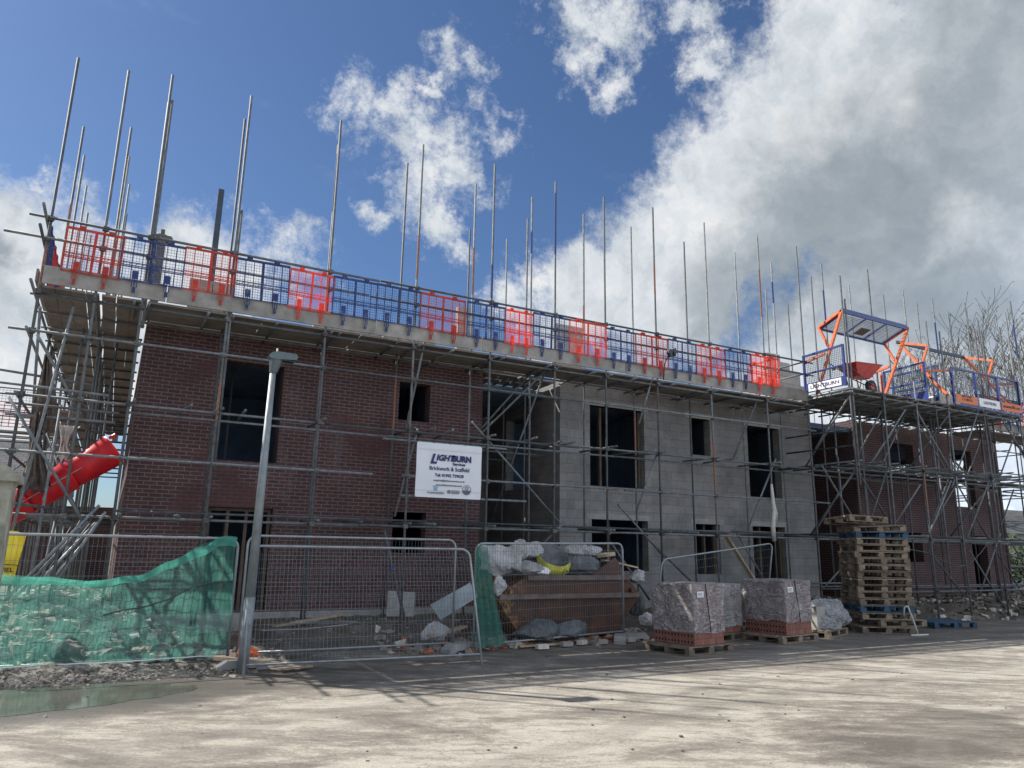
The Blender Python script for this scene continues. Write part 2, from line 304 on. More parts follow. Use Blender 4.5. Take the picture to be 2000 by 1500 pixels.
col = k.mix(1.0, col, k.ramp(n4, [(0.3, 0.66), (0.55, 1.0), (0.75, 1.2)]), 'MULTIPLY')
col = k.mix(1.0, col, k.ramp(k.noise(P, 48, 4, 0.75), [(0.32, 0.72), (0.5, 1.0), (0.7, 1.12)]), 'MULTIPLY')
# tyre tracks: two pairs of worn bands curving along the yard
tx = k.math('ADD', sp.outputs[1], k.math('ADD', k.math('MULTIPLY', sp.outputs[0], -0.16), k.math('MULTIPLY', k.noise(P, 0.18, 2, 0.5), 2.2)))
trk = None
for c_ in (6.6, 8.25, 8.9, 4.6):
    d_ = k.smooth(k.math('ABSOLUTE', k.math('SUBTRACT', tx, c_)), 0.10, 0.20, 1.0, 0.0); trk = d_ if trk is None else k.math('MAXIMUM', trk, d_)
trk = k.math('MULTIPLY', trk, k.smooth(n2, 0.35, 0.62, 0.05, 0.5))
col = k.mix(trk, col, (0.19, 0.172, 0.147))
cr = k.new('ShaderNodeTexVoronoi', feature='DISTANCE_TO_EDGE'); k.put(cr.inputs['Vector'], k.vmath('ADD', P, k.vmath('SCALE', k.noise(P, 5, 3, 0.6, out=1), 0.25))); cr.inputs['Scale'].default_value = 3.4
crm = k.math('MULTIPLY', k.smooth(cr.outputs[0], 0.0, 0.03, 1.0, 0.0), k.smooth(k.noise(P, 0.45, 2, 0.5), 0.46, 0.56))
col = k.mix(k.math('MULTIPLY', crm, 0.55), col, (0.15, 0.13, 0.11))
col = k.mix(k.math('MULTIPLY', k.math('POWER', wetl, 2.0), 0.6), col, (0.085, 0.08, 0.072))
k.put(b.inputs['Base Color'], col)
k.put(b.inputs['Roughness'], k.math('SUBTRACT', 0.92, k.math('MULTIPLY', wetl, 0.55)))
bp = k.new('ShaderNodeBump'); bp.inputs['Strength'].default_value = 0.55; bp.inputs['Distance'].default_value = 0.03
k.put(bp.inputs['Height'], k.math('ADD', k.math('MULTIPLY', n3, 0.6), k.math('ADD', k.math('MULTIPLY', n4, 0.25), k.math('MULTIPLY', n2, 1.0)))); k.l.new(bp.outputs[0], b.inputs['Normal'])

m, k, b, o = base_mat('soil'); P = k.new('ShaderNodeNewGeometry').outputs['Position']
c = k.ramp(k.noise(P, 2.2, 9, 0.7), [(0.3, (0.06, 0.05, 0.043)), (0.5, (0.115, 0.098, 0.08)), (0.72, (0.22, 0.19, 0.16))])
sp = k.new('ShaderNodeSeparateXYZ'); k.put(sp.inputs[0], P)
c = k.mix(k.math('MULTIPLY', k.smooth(sp.outputs[0], 0.6, 2.0, 1.0, 0.0), k.smooth(k.noise(P, 8, 6, 0.7), 0.45, 0.6)), c, (0.40, 0.37, 0.32))
k.put(b.inputs['Base Color'], c); b.inputs['Roughness'].default_value = 0.9
bp = k.new('ShaderNodeBump'); bp.inputs['Strength'].default_value = 0.8; bp.inputs['Distance'].default_value = 0.05; k.put(bp.inputs['Height'], k.noise(P, 22, 7, 0.7)); k.l.new(bp.outputs[0], b.inputs['Normal'])

m, k, b, o = base_mat('puddle_water'); P = k.new('ShaderNodeNewGeometry').outputs['Position']
k.put(b.inputs['Base Color'], k.ramp(k.noise(P, 2, 4, 0.6), [(0.3, (0.075, 0.072, 0.056)), (0.7, (0.12, 0.115, 0.09))])); b.inputs['Roughness'].default_value = 0.06; b.inputs['Specular IOR Level'].default_value = 0.6
bp = k.new('ShaderNodeBump'); bp.inputs['Strength'].default_value = 0.05; k.put(bp.inputs['Height'], k.noise(P, 9, 3, 0.5)); k.l.new(bp.outputs[0], b.inputs['Normal'])

# ------------------------------------------------------------------ mesh helper
OFF = {}
class MB:
    def __init__(s): s.v = []; s.f = []; s.mi = []
    def add(s, vs, fs, mi=0):
        n = len(s.v); s.v += [tuple(v) for v in vs]; s.f += [tuple(i+n for i in f) for f in fs]; s.mi += [mi]*len(fs); return s
    def box(s, x0, x1, y0, y1, z0, z1, mi=0):
        vs = [(x, y, z) for z in (z0, z1) for y in (y0, y1) for x in (x0, x1)]
        return s.add(vs, [(0, 2, 3, 1), (4, 5, 7, 6), (0, 1, 5, 4), (2, 6, 7, 3), (0, 4, 6, 2), (1, 3, 7, 5)], mi)
    def obox(s, c, size, rot=None, mi=0):
        c = Vector(c); rot = rot or Matrix.Identity(3); h = [x/2 for x in size]
        vs = [c+rot @ Vector((x*h[0], y*h[1], z*h[2])) for z in (-1, 1) for y in (-1, 1) for x in (-1, 1)]
        return s.add(vs, [(0, 2, 3, 1), (4, 5, 7, 6), (0, 1, 5, 4), (2, 6, 7, 3), (0, 4, 6, 2), (1, 3, 7, 5)], mi)
    def beam(s, p, q, w, h, mi=0, up=(0, 0, 1)):
        p = Vector(p); q = Vector(q); d = (q-p); L = d.length; d.normalize(); u = Vector(up)
        if abs(d.dot(u)) > 0.98: u = Vector((0, 1, 0))
        sdv = d.cross(u).normalized(); u = sdv.cross(d)
        rot = Matrix((d, sdv, u)).transposed(); return s.obox((p+q)/2, (L, w, h), rot, mi)
    def tube(s, p, q, r, n=10, r2=None, caps=True, mi=0, hollow=False):
        p = Vector(p); q = Vector(q); d = (q-p).normalized(); r2 = r if r2 is None else r2
        a = d.orthogonal().normalized(); b = d.cross(a)
        vs = []
        for c, rr in ((p, r), (q, r2)):
            for i in range(n):
                t = 2*pi*i/n; vs.append(c+a*rr*cos(t)+b*rr*sin(t))
        fs = [(i, (i+1) % n, n+(i+1) % n, n+i) for i in range(n)]
        if caps: fs += [tuple(range(n-1, -1, -1)), tuple(range(n, 2*n))]
        return s.add(vs, fs, mi)
    def poly(s, pts, r, n=6, mi=0, caps=True):
        pts = [Vector(p) for p in pts]; vs = []; N = len(pts); a = None
        for i, p in enumerate(pts):
            d = (pts[min(i+1, N-1)]-pts[max(i-1, 0)]).normalized()
            if a is None: a = d.orthogonal().normalized()
            else: a = (a-d*a.dot(d)).normalized()
            b = d.cross(a); rr = r[i] if isinstance(r, (list, tuple)) else r
            for j in range(n):
                t = 2*pi*j/n; vs.append(p+a*rr*cos(t)+b*rr*sin(t))
        fs = [(i*n+j, i*n+(j+1) % n, (i+1)*n+(j+1) % n, (i+1)*n+j) for i in range(N-1) for j in range(n)]
        if caps: fs += [tuple(range(n-1, -1, -1)), tuple(range((N-1)*n, N*n))]
        return s.add(vs, fs, mi)
    def prism(s, poly2, axis, a0, a1, mi=0):
        def P(u, v, w): return {'y': (u, w, v), 'x': (w, u, v), 'z': (u, v, w)}[axis]
        n = len(poly2); vs = [P(u, v, a0) for u, v in poly2]+[P(u, v, a1) for u, v in poly2]
        fs = [tuple(range(n)), tuple(range(2*n-1, n-1, -1))]+[(i, i+n, (i+1) % n+n, (i+1) % n) for i in range(n)]
        return s.add(vs, fs, mi)
    def grid(s, fn, nu, nv, mi=0):
        vs = [fn(i/nu, j/nv) for j in range(nv+1) for i in range(nu+1)]
        fs = [(j*(nu+1)+i, j*(nu+1)+i+1, (j+1)*(nu+1)+i+1, (j+1)*(nu+1)+i) for j in range(nv) for i in range(nu)]
        return s.add(vs, fs, mi)
    def mesh(s, name, mats, off=Vector((0, 0, 0)), smooth=False):
        me = bpy.data.meshes.new(name); me.from_pydata([(x-off.x, y-off.y, z-off.z) for x, y, z in s.v], [], s.f)
        for mt in (mats if isinstance(mats, (list, tuple)) else [mats]): me.materials.append(MATS[mt])
        if any(s.mi): me.polygons.foreach_set('material_index', s.mi)
        if smooth: me.polygons.foreach_set('use_smooth', [True]*len(me.polygons))
        me.update(); return me
    def build(s, name, mats, parent=None, local=False, smooth=False, label=None):
        off = Vector((0, 0, 0)) if (local or parent is None) else OFF[parent.name]
        o = bpy.data.objects.new(name, s.mesh(name, mats, off, smooth)); COL.objects.link(o)
        if parent: o.parent = parent
        OFF[o.name] = off
        if label: o['label'] = label
        return o
def tag(o, label=None, cat=None, group=None, kind=None):
    for a, b in (('label', label), ('category', cat), ('group', group), ('kind', kind)):
        if b: o[a] = b
    return o
def thing(name, label, cat, loc, rz=0, group=None):
    o = bpy.data.objects.new(name, None); o.empty_display_size = 0.2; COL.objects.link(o); o.location = loc; o.rotation_euler = (0, 0, rz)
    OFF[o.name] = Vector(loc); return tag(o, label, cat, group)
def single(name, mb, mats, label, cat, group=None, smooth=False, kind=None):
    xs = [v[0] for v in mb.v]; ys = [v[1] for v in mb.v]; zs = [v[2] for v in mb.v]
    off = Vector(((min(xs)+max(xs))/2, (min(ys)+max(ys))/2, min(zs)))
    o = bpy.data.objects.new(name, mb.mesh(name, mats, off, smooth)); COL.objects.link(o); o.location = off; OFF[o.name] = off
    return tag(o, label, cat, group, kind)
def text_mesh(name, body, size, loc, mat, parent, rot=(pi/2, 0, 0), align='CENTER', shear=0.0, bold=0.0, sx=1.0):
    cu = bpy.data.curves.new(name, 'FONT'); cu.body = body; cu.size = size; cu.align_x = align; cu.align_y = 'CENTER'; cu.shear = shear; cu.offset = bold; cu.extrude = 0.0015; cu.resolution_u = 3
    t = bpy.data.objects.new('tmp_text', cu); COL.objects.link(t); dg = bpy.context.evaluated_depsgraph_get(); dg.update()
    me = bpy.data.meshes.new_from_object(t.evaluated_get(dg)); COL.objects.unlink(t); bpy.data.objects.remove(t)
    from mathutils import Euler
    M = Matrix.Translation(Vector(loc)-OFF[parent.name]) @ Euler(rot).to_matrix().to_4x4() @ Matrix.Diagonal((sx, 1, 1, 1)); me.transform(M)
    me.materials.clear(); me.materials.append(MATS[mat]); o = bpy.data.objects.new(name, me); COL.objects.link(o); o.parent = parent; OFF[o.name] = OFF[parent.name]; return o
ORD = ['first', 'second', 'third', 'fourth', 'fifth', 'sixth', 'seventh', 'eighth', 'ninth', 'tenth', 'eleventh', 'twelfth', 'thirteenth', 'fourteenth', 'fifteenth', 'sixteenth', 'seventeenth', 'eighteenth', 'nineteenth', 'twentieth']
def rn(a, b): return random.uniform(a, b)

# ------------------------------------------------------------------ ground
mb = MB(); mb.grid(lambda u, v: (-400+800*u, -100+900*v, 0), 16, 16)
o = mb.build('yard_ground', 'yard_surface'); tag(o, 'worn pale concrete yard with dusty crust and dark dirt patches', 'ground', kind='structure')
def edge_y(x):   # where the raised soil starts
    e = 11.0 if x < 1.6 else (12.4 if x > 3.2 else 11.0+(x-1.6)/1.6*1.4)
    if x > 16: e = 12.4-0.25*min(1, (x-16)/2)
    return e+0.25*noise.noise(Vector((x*0.9, 3.1, 0)))
def soil_z(x, y):
    t = (y-edge_y(x))/1.3
    base = -0.05+0.34*max(0, min(1, t))**0.8 if t > 0 else -0.05+0.25*t
    if x < 2.6: base = -0.03+0.10*max(0, min(1, t)) if t > 0 else base
    mound = 0.75*math.exp(-((x+0.7)/1.3)**2)*max(0, min(1, (y-11.6)/2.6))*(1 if y < 20 else 0.4)
    if x > 0.15 and y > 15.3: mound = 0
    if x > 17: base += 0.10*max(0, min(1, (y-13)/1.5))
    r = 0.055*noise.fractal(Vector((x*2.2, y*2.2, 0)), 0.7, 2.1, 5)
    return base+mound+r*(1 if t > -0.1 else 0)
mb = MB(); mb.grid(lambda u, v: (-9+45*u, 10.2+8.8*v**1.3, soil_z(-9+45*u, 10.2+8.8*v**1.3)), 420, 80)
o = mb.build('soil_ground', 'soil', smooth=True); tag(o, 'bare dark earth bank around the unfinished building', 'ground', kind='structure')
mb = MB(); mb.box(-60, -1.9, 19, 90, -0.2, 0.12); o = mb.build('soil_ground', 'soil'); tag(o, 'flat earth beyond the rubble', 'ground', kind='structure')
# puddle: thin sheet with a ragged outline
mb = MB(); N = 160; ring = []
for i in range(N):
    t = 2*pi*i/N; rr = 1+0.22*noise.noise(Vector((cos(t)*1.7, sin(t)*1.7, 5)))+0.12*noise.noise(Vector((cos(t)*6, sin(t)*6, 5)))
    ring.append((-1.3+2.35*cos(t)*rr, 10.15+0.85*sin(t)*rr, 0.003))
mb.add([(-1.3, 10.15, 0.003)]+ring, [(0, i+1, (i+1) % N+1) for i in range(N)])
o = mb.build('puddle_water', 'puddle_water'); tag(o, 'murky puddle in front of the green netting', 'puddle', kind='structure')

# ------------------------------------------------------------------ building shell
def wall(parent, name, mat, axis, pos, thick, u0, u1, z0, z1, holes=()):
    us = sorted({u0, u1, *[h[0] for h in holes], *[h[1] for h in holes]}); zs = sorted({z0, z1, *[h[2] for h in holes], *[h[3] for h in holes]})
    us = [u for u in us if u0 <= u <= u1]; zs = [z for z in zs if z0 <= z <= z1]
    solid = {}
    for i in range(len(us)-1):
        for j in range(len(zs)-1):
            cu = (us[i]+us[i+1])/2; cz = (zs[j]+zs[j+1])/2
            solid[i, j] = not any(h[0] < cu < h[1] and h[2] < cz < h[3] for h in holes)
    mb = MB()
    P = (lambda u, d, z: (u, d, z)) if axis == 'y' else (lambda u, d, z: (d, u, z))
    for (i, j), s in solid.items():
        if not s: continue
        a, b_, c, d = us[i], us[i+1], zs[j], zs[j+1]; p0, p1 = pos, pos+thick
        mb.add([P(a, p0, c), P(b_, p0, c), P(b_, p0, d), P(a, p0, d)], [(0, 1, 2, 3)]); mb.add([P(a, p1, c), P(a, p1, d), P(b_, p1, d), P(b_, p1, c)], [(0, 1, 2, 3)])
        for (di, dj, q) in ((-1, 0, ((a, c), (a, d))), (1, 0, ((b_, c), (b_, d))), (0, -1, ((a, c), (b_, c))), (0, 1, ((a, d), (b_, d)))):
            if not solid.get((i+di, j+dj), False):
                (ua, za), (ub, zb) = q; mb.add([P(ua, p0, za), P(ub, p0, zb), P(ub, p1, zb), P(ua, p1, za)], [(0, 1, 2, 3)])
    return mb.build(name, mat, parent)
YF = 15.5
B = thing('unfinished_building', 'two storey shell of dark red brick wings joined by grey block walls', 'building', (0.15, YF, 0))
hA = [(1.64, 2.84, 3.34, 5.37), (5.40, 6.15, 4.5, 5.385), (1.62, 2.86, 0.45, 2.42), (5.40, 6.18, 1.58, 2.46)]
fw = wall(B, 'brick_wall', 'brickwork', 'y', YF, 0.3, 0.15, 7.5, 0.42, 6.0, hA)
wall(B, 'footing', 'concrete', 'y', YF-0.03, 0.3, 0.12, 7.53, -0.2, 0.418)
wall(B, 'brick_wall', 'brickwork', 'x', 0.15, 0.3, YF+0.302, 33, 0.0, 6.0, [(18, 19.2, 3.34, 5.2), (22, 23.2, 3.34, 5.2), (26.5, 27.7, 3.34, 5.2), (18, 19.2, 1.0, 2.4), (24, 25.2, 1.0, 2.4)])
wall(B, 'brick_wall', 'brickwork', 'x', 7.2, 0.3, YF+0.302, 19.5, 0.0, 6.0)
hB = [(10.6, 12.36, 3.31, 5.4), (13.97, 14.72, 4.36, 5.4), (16.18, 17.5, 3.3, 5.385), (10.64, 12.42, 1.2, 2.475), (14.07, 14.94, 1.12, 2.46), (16.2, 17.51, 0.3, 2.46)]
bw = wall(B, 'block_wall', 'blockwork', 'y', YF, 0.25, 9.69, 18.93, 0.0, 6.3, hB)
wall(B, 'block_wall', 'blockwork', 'x', 9.69, 0.25, YF+0.252, 19.5, 0.0, 6.0, [(17.2, 18.4, 3.3, 5.3)])
wall(B, 'block_wall', 'blockwork', 'y', 19.5, 0.25, 7.5, 9.69, 0.0, 5.5)
wall(B, 'block_wall', 'blockwork', 'x', 18.68, 0.25, YF+0.252, 19.5, 0.0, 6.0)
hC = [(22.75, 24.0, 4.35, 5.42), (26.2, 27.38, 3.42, 5.46), (23.13, 24.0, 1.5, 2.45), (26.8, 27.7, 0.45, 2.42)]
wall(B, 'brick_wall', 'brickwork', 'y', YF, 0.3, 20.9, 29.08, 0.0, 6.0, hC)
wall(B, 'brick_wall', 'brickwork', 'x', 20.9, 0.3, YF+0.302, 19.5, 0.0, 6.0)
wall(B, 'brick_wall', 'brickwork', 'x', 28.78, 0.3, YF+0.302, 26, 0.0, 6.0, [(16.0, 17.5, 3.44, 5.4), (18.7, 19.8, 4.7, 5.35)])
wall(B, 'block_wall', 'blockwork', 'y', 19.5, 0.25, 18.93, 20.9, 0.0, 5.8)
wall(B, 'block_wall', 'blockwork', 'y', 33, 0.3, 0.15, 29.0, 0.0, 6.0, [(x, x+1.3, 3.5, 5.3) for x in (2, 6, 10, 14, 18, 22, 26)])
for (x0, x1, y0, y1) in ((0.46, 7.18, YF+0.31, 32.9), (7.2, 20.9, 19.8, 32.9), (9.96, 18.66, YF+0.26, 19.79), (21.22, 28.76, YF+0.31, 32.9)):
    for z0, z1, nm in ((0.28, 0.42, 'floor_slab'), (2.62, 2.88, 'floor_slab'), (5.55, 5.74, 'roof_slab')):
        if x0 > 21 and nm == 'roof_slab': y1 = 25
        mb = MB(); mb.box(x0, x1, y0, y1, z0, z1); mb.build(nm, 'interior_navy_glare', B)
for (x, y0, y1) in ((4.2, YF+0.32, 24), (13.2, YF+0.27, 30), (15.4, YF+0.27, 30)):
    mb = MB(); mb.box(x, x+0.14, y0, y1, 0.42, 2.6); mb.box(x, x+0.14, y0, y1, 2.9, 5.54); mb.build('partition_wall', 'interior_navy_glare', B)
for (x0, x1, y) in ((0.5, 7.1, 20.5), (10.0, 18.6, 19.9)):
    mb = MB(); mb.box(x0, x1, y, y+0.14, 0.43, 2.6); mb.box(x0, x1, y, y+0.14, 2.9, 5.54); mb.build('partition_wall', 'interior_navy_glare', B)
# lintels and timber profiles in the openings
for (x0, x1, z0, z1) in hB:
    mb = MB(); mb.box(x0-0.15, x1+0.15, YF-0.004, YF+0.2, z1, z1+0.14); mb.build('lintel', 'concrete_block', B)
for (x0, x1, z0, z1) in hA[2:3]:
    mb = MB()
    for x in (x0+0.02, (x0+x1)/2-0.25, (x0+x1)/2+0.1, x1-0.08): mb.box(x, x+0.06, YF+0.12, YF+0.2, z0+0.01, z1-0.01)
    mb.box(x0+0.01, x1-0.01, YF+0.121, YF+0.2, z1-0.07, z1-0.005); mb.build('door_frame', 'frame_timber', B)
for (x0, x1, z0, z1) in (hB[4], hB[5], hB[0]):
    for (xa, xb) in ((x1-.10, x1-.02), (x0+.4, x0+.46)): mb = MB(); mb.box(xa, xb, YF+0.15, YF+0.24, z0+0.01, z1-0.01); mb.build('window_profile', 'frame_timber', B)
for (x0, x1, y0, y1, nm) in ((7.51, 9.68, YF+.75, 19.79, 'roof_slab'), (18.94, 20.89, YF+.1, 19.79, 'roof_slab')):  # slabs added over both recesses to keep the sun off their walls
    mb = MB(); mb.box(x0, x1, y0, y1, 5.60, 5.76); mb.build(nm, 'interior_navy_glare', B)
for (x, y, z0, z1) in ((2.1, 16.6, .43, 2.6), (2.0, 16.9, 2.9, 5.5), (11.3, 16.7, 2.9, 5.5), (16.9, 16.4, 2.9, 5.5), (11.9, 16.5, .43, 2.6), (16.6, 16.6, .43, 2.6), (23.2, 16.6, 2.9, 5.5)):
    mb = MB(); mb.tube((x, y, z0), (x, y, (z0+z1)/2+.2), .03, 8); mb.tube((x, y, (z0+z1)/2+.2), (x, y, z1), .022, 8); mb.box(x-.07, x+.07, y-.07, y+.07, z1-.012, z1-.002); mb.build('steel_prop', 'coupler_steel', B)
for (x, z) in ((2.85, 3.4), (12.37, 3.4), (17.51, 3.4), (6.16, 4.55), (14.73, 4.4)):
    mb = MB(); mb.box(x+.003, x+.02, YF+.305 if x < 8 else YF+.255, YF+.9, z, 5.37); mb.build('cavity_closer', 'steel_dark', B)
# new masonry rising above the deck
def blockpile(cells, x0, y, z0, t=0.14):
    mb = MB()
    for (i, j, w) in cells: mb.box(x0+i*0.45+0.005, x0+(i+w)*0.45-0.005, y+rn(-.006, .006), y+t, z0+j*0.225+0.004, z0+(j+1)*0.225-0.004)
    return mb
mb = blockpile([(0, j, 3.2) for j in range(6)]+[(0, 6, 2.2), (0, 7, 1.3), (3.2, 0, .7), (3.2, 1, .7), (3.2, 2, .7), (3.2, 3, 0.4)], 17.3, YF+0.1, 6.0, 0.2)
mb.build('parapet_blockwork', 'concrete_block', B)
for (x, n, h, y) in ((0.85, 2, 5, 15.9), (6.95, 1, 7, 15.9), (9.75, 2, 7, 15.85), (5.2, 3, 3, 16.3), (3.6, 6, 4, 16.6), (8.1, 2, 2, 15.95)):
    mb = blockpile([(i, j, 1) for i in range(n) for j in range(h)], x, y, 6.0); mb.build('parapet_blockwork', 'concrete_block', B)
mb = MB(); mb.box(1.24, 1.36, 16.45, 16.57, 5.7, 9.5); mb.box(1.2, 1.4, 16.41, 16.61, 6.0, 6.03); mb.build('steel_column', 'steel_dark', B)
mb = MB(); mb.box(0.16, 0.32, 16.4, 16.55, 5.7, 8.15); mb.box(0.06, 0.42, 16.42, 16.53, 8.0, 8.14); mb.box(0.2, 0.28, 16.43, 16.5, 8.15, 8.27); mb.tube((0.08, 16.4, 8.07), (0.08, 16.56, 8.07), 0.05, 8); mb.tube((0.40, 16.4, 8.07), (0.40, 16.56, 8.07), 0.05, 8)
mb.build('column_head', 'coupler_steel', B)

# ------------------------------------------------------------------ scaffolding
RT = 0.0242
cpl = MB(); cpl.box(-0.045, 0.045, -0.05, 0.03, -0.04, 0.04); cpl.tube((-0.03, -0.085, 0), (-0.03, -0.04, 0), 0.014, 6); cpl.tube((0.05, 0.0, -0.03), (0.05, 0.0, 0.06), 0.01, 6); cpl.box(-0.055, 0.055, -0.03, -0.01, -0.015, 0.015)
CPL = cpl.mesh('coupler', 'coupler_steel')
class Scaf:
    def __init__(s, root): s.root = root; s.nc = 0
    def tube(s, name, p, q, mat='steel', r=RT, jit=0.0, label=None):
        p = Vector(p); q = Vector(q)
        if jit: q = q+Vector((rn(-jit, jit), rn(-jit, jit), 0))
        mb = MB(); mb.tube(p, q, r, 10, caps=True)
        o = mb.build(name, mat, s.root, smooth=False, label=label)
        for pl in o.data.polygons[:10]: pl.use_smooth = True
        return o
    def band(s, pole, p, q, mat): mb = MB(); mb.tube(p, q, RT+0.0015, 10); return mb.build('painted_band', mat, pole)
    def pole(s, x, y, z0, z1, jit=0.03, foot=True, band=None, lap=None):
        top = Vector((x+rn(-jit, jit), y+rn(-jit, jit), z1)); bot = Vector((x, y, z0))
        mb = MB(); mb.tube(bot, top, RT, 10); 
        o = mb.build('scaffold_pole', 'steel', s.root)
        for pl in o.data.polygons[:10]: pl.use_smooth = True
        if foot:
            f = MB(); f.box(x-.075, x+.075, y-.075, y+.075, z0-.012, z0-.001); f.build('base_plate', 'coupler_steel', o)
        f = lambda z: bot+(top-bot)*((z-z0)/(z1-z0))
        if band: s.band(o, f(band[0]), f(band[1]), band[2])
        if lap:   # spliced second tube running up beside it
            s.tube('scaffold_pole', f(lap[0])+Vector((0.05, 0, 0)), f(lap[1])+Vector((0.05, 0, 0)))
        return o
    def coupler(s, x, y, z, rz=0):
        if s.nc >= 98: return
        s.nc += 1; o = bpy.data.objects.new('coupler', CPL); COL.objects.link(o); o.parent = s.root; o.location = Vector((x, y, z))-OFF[s.root.name]; o.rotation_euler = (0, 0, rz)
    def board(s, p, q, w=0.22, h=0.038, mat='scaffold_board', name='scaffold_board', up=(0, 0, 1)):
        mb = MB(); mb.beam(p, q, w, h, up=up); return mb.build(name, mat, s.root)

F = Scaf(thing('scaffold', 'long steel tube scaffold along the front of the unfinished building', 'scaffold', (-1.53, 14, 0.25)))
OX = [-1.53, -0.70, 0.03, 1.45, 3.29, 5.14, 6.92, 8.6, 10.05, 11.62, 13.40, 15.41, 17.04]
IX = [0.03, 1.50, 3.48, 5.14, 6.95, 8.56, 10.12, 11.72, 13.62, 15.58, 17.12]
YO, YI = 14.0, 15.06
bands = {1.45: (3.9, 4.6, 'orange_band'), 5.14: (7.3, 8.3, 'orange_band'), 6.92: (7.2, 8.0, 'blue_band'), 8.6: (8.6, 10.2, 'blue_band'), 11.62: (8.2, 9.0, 'orange_band'), 13.4: (3.2, 4.6, 'orange_band'), 15.41: (8.2, 9.6, 'orange_band'), 10.05: (1.2, 1.9, 'orange_band'), -1.53: (5.9, 6.6, 'orange_band')}
OZ = [10.24, 10.27, 10.43, 10.47, 10.51, 10.48, 10.52, 10.51, 10.48, 10.58, 10.57, 10.65, 10.69]
for x, zt in zip(OX, OZ): F.pole(x, YO, 0.22 if x > 0 else 0.5, zt, 0.015, band=bands.get(x), lap={0.03: (5.4, 9.9), 1.45: (3.0, 8.0)}.get(x))
ib = {3.48: (8.9, 10.3, 'blue_band'), 8.56: (9.0, 9.6, 'blue_band'), 10.12: (7.2, 7.9, 'orange_band'), 17.12: (9.2, 9.9, 'blue_band'), 5.14: (4.2, 5.4, 'orange_band'), 6.95: (7.6, 8.8, 'orange_band'), 11.72: (4.0, 5.2, 'orange_band')}
for x in IX: F.pole(x, YI, 0.25, 10.5+rn(-.06, .06), 0.02, band=ib.get(x))
X0, X1 = -1.75, 17.2
def run(y, z, xs, mat='steel', name='ledger', dz=0.0):
    for a, b_ in xs: F.tube(name, (a, y, z+rn(-.012, .012)), (b_, y, z+rn(-.012, .012)), mat)
# outer ledgers sit just outside the poles, inner ones just inside
run(YO+.05, 5.78, [(-1.6, 4.6), (4.62, 10.9), (10.92, 17.15)]); run(YI-.05, 5.78, [(0.0, 6.1), (6.12, 12.2), (12.22, 17.3)])
run(YO+.05, 4.03, [(-1.75, 3.4), (3.42, 9.3), (9.32, 17.2)]); run(YI-.05, 4.03, [(0.0, 5.0), (5.02, 11.0), (11.02, 17.2)])
run(YO+.05, 2.11, [(-1.9, 4.2), (4.22, 10.4), (10.42, 17.6)]); run(YI-.05, 2.25, [(0.0, 6.0), (6.02, 12.0), (12.02, 17.2)])
run(YO-.05, 3.10, [(-1.85, 4.4), (5.0, 10.3), (10.5, 17.6)]); run(YO-.05, 5.10, [(-1.85, 3.3), (3.32, 9.3), (9.32, 17.25)])
run(YO-.05, 6.72, [(-2.14, 4.1), (4.12, 10.3), (10.32, 17.3)], name='guard_rail'); run(YO-.05, 7.09, [(-1.83, 4.3), (4.32, 10.1), (10.12, 17.3)], name='guard_rail')
run(YO+.02, 2.72, [(5.0, 7.9)]); run(YO+.05, 3.83, [(4.6, 7.4)]); run(YO+.0, 2.24, [(13.9, 16.4)]); run(YO-.02, 0.95, [(16.4, 17.9)])
mb = MB()
tr = sorted([-.1+i*1.22 for i in range(15)]+[x+.1 for x in OX[2:]])
for x in tr: F.tube('transom', (x, YO-.12, 5.835), (x+rn(-.02, .02), YF-.02 if x > .2 else YI, 5.835))
for x in OX[2:]:
    for z in (4.08, 2.17):
        F.tube('transom', (x+.07, YO-.22+rn(-.1, .1), z), (x+.07, YI+.2, z+.02))
for x in (1.0, 1.9, 5.6, 6.0, 8.0, 9.0, 11.3, 14.0): F.tube('transom', (x, YO-.25, 4.09+rn(-.01, .02)), (x+rn(-.25, .25), YI+.1, 4.09))
for x in (1.0, 4.2, 5.7, 10.0, 12.6): F.tube('transom', (x, YO-.2, 2.17), (x, YI+.1, 2.2))
BR = [(6.83, 4.15, 8.98, 6.23), (6.58, 4.37, 8.8, 2.31), (8.36, 1.8, 8.95, 2.33), (11.65, 6.25, 11.09, 4.75), (15.48, 6.32, 14.38, 4.09), (15.74, 4.22, 14.52, 2.24), (11.62, 4.03, 10.95, 2.6), (10.42, 2.77, 11.78, 1.57), (11.1, 2.13, 12.57, 1.02), (14.1, 2.3, 15.02, 1.08), (18.43, 3.65, 17.02, 2.23), (17.19, 0.75, 18.16, 1.4), (10.2, 1.9, 11.3, 0.6), (5.47, 6.32, 5.1, 4.1), (5.35, 4.1, 4.95, 2.3)]
for i, (a, z, b_, w) in enumerate(BR): F.tube('brace', (a, YO+.10, z), (b_, YO+.10+(0.25 if i in (0, 4) else 0), w))
F.tube('brace', (7.0, YI, 4.1), (8.6, YI-.2, 6.0)); F.tube('brace', (8.9, 14.9, 6.0), (8.5, 16.9, 2.4)); F.tube('brace', (-1.68, YO-.06, 3.95), (-0.42, YO-.05, 2.05)); F.tube('brace', (-1.45, YO+.02, 5.05), (-.7, 14.1, 3.86)); F.tube('brace', (-1.3, YO-.1, 0.8), (-.2, YO-.1, 2.3))
F.tube('brace', (-0.75, 14.2, .9), (-0.1, 14.0, 2.2))
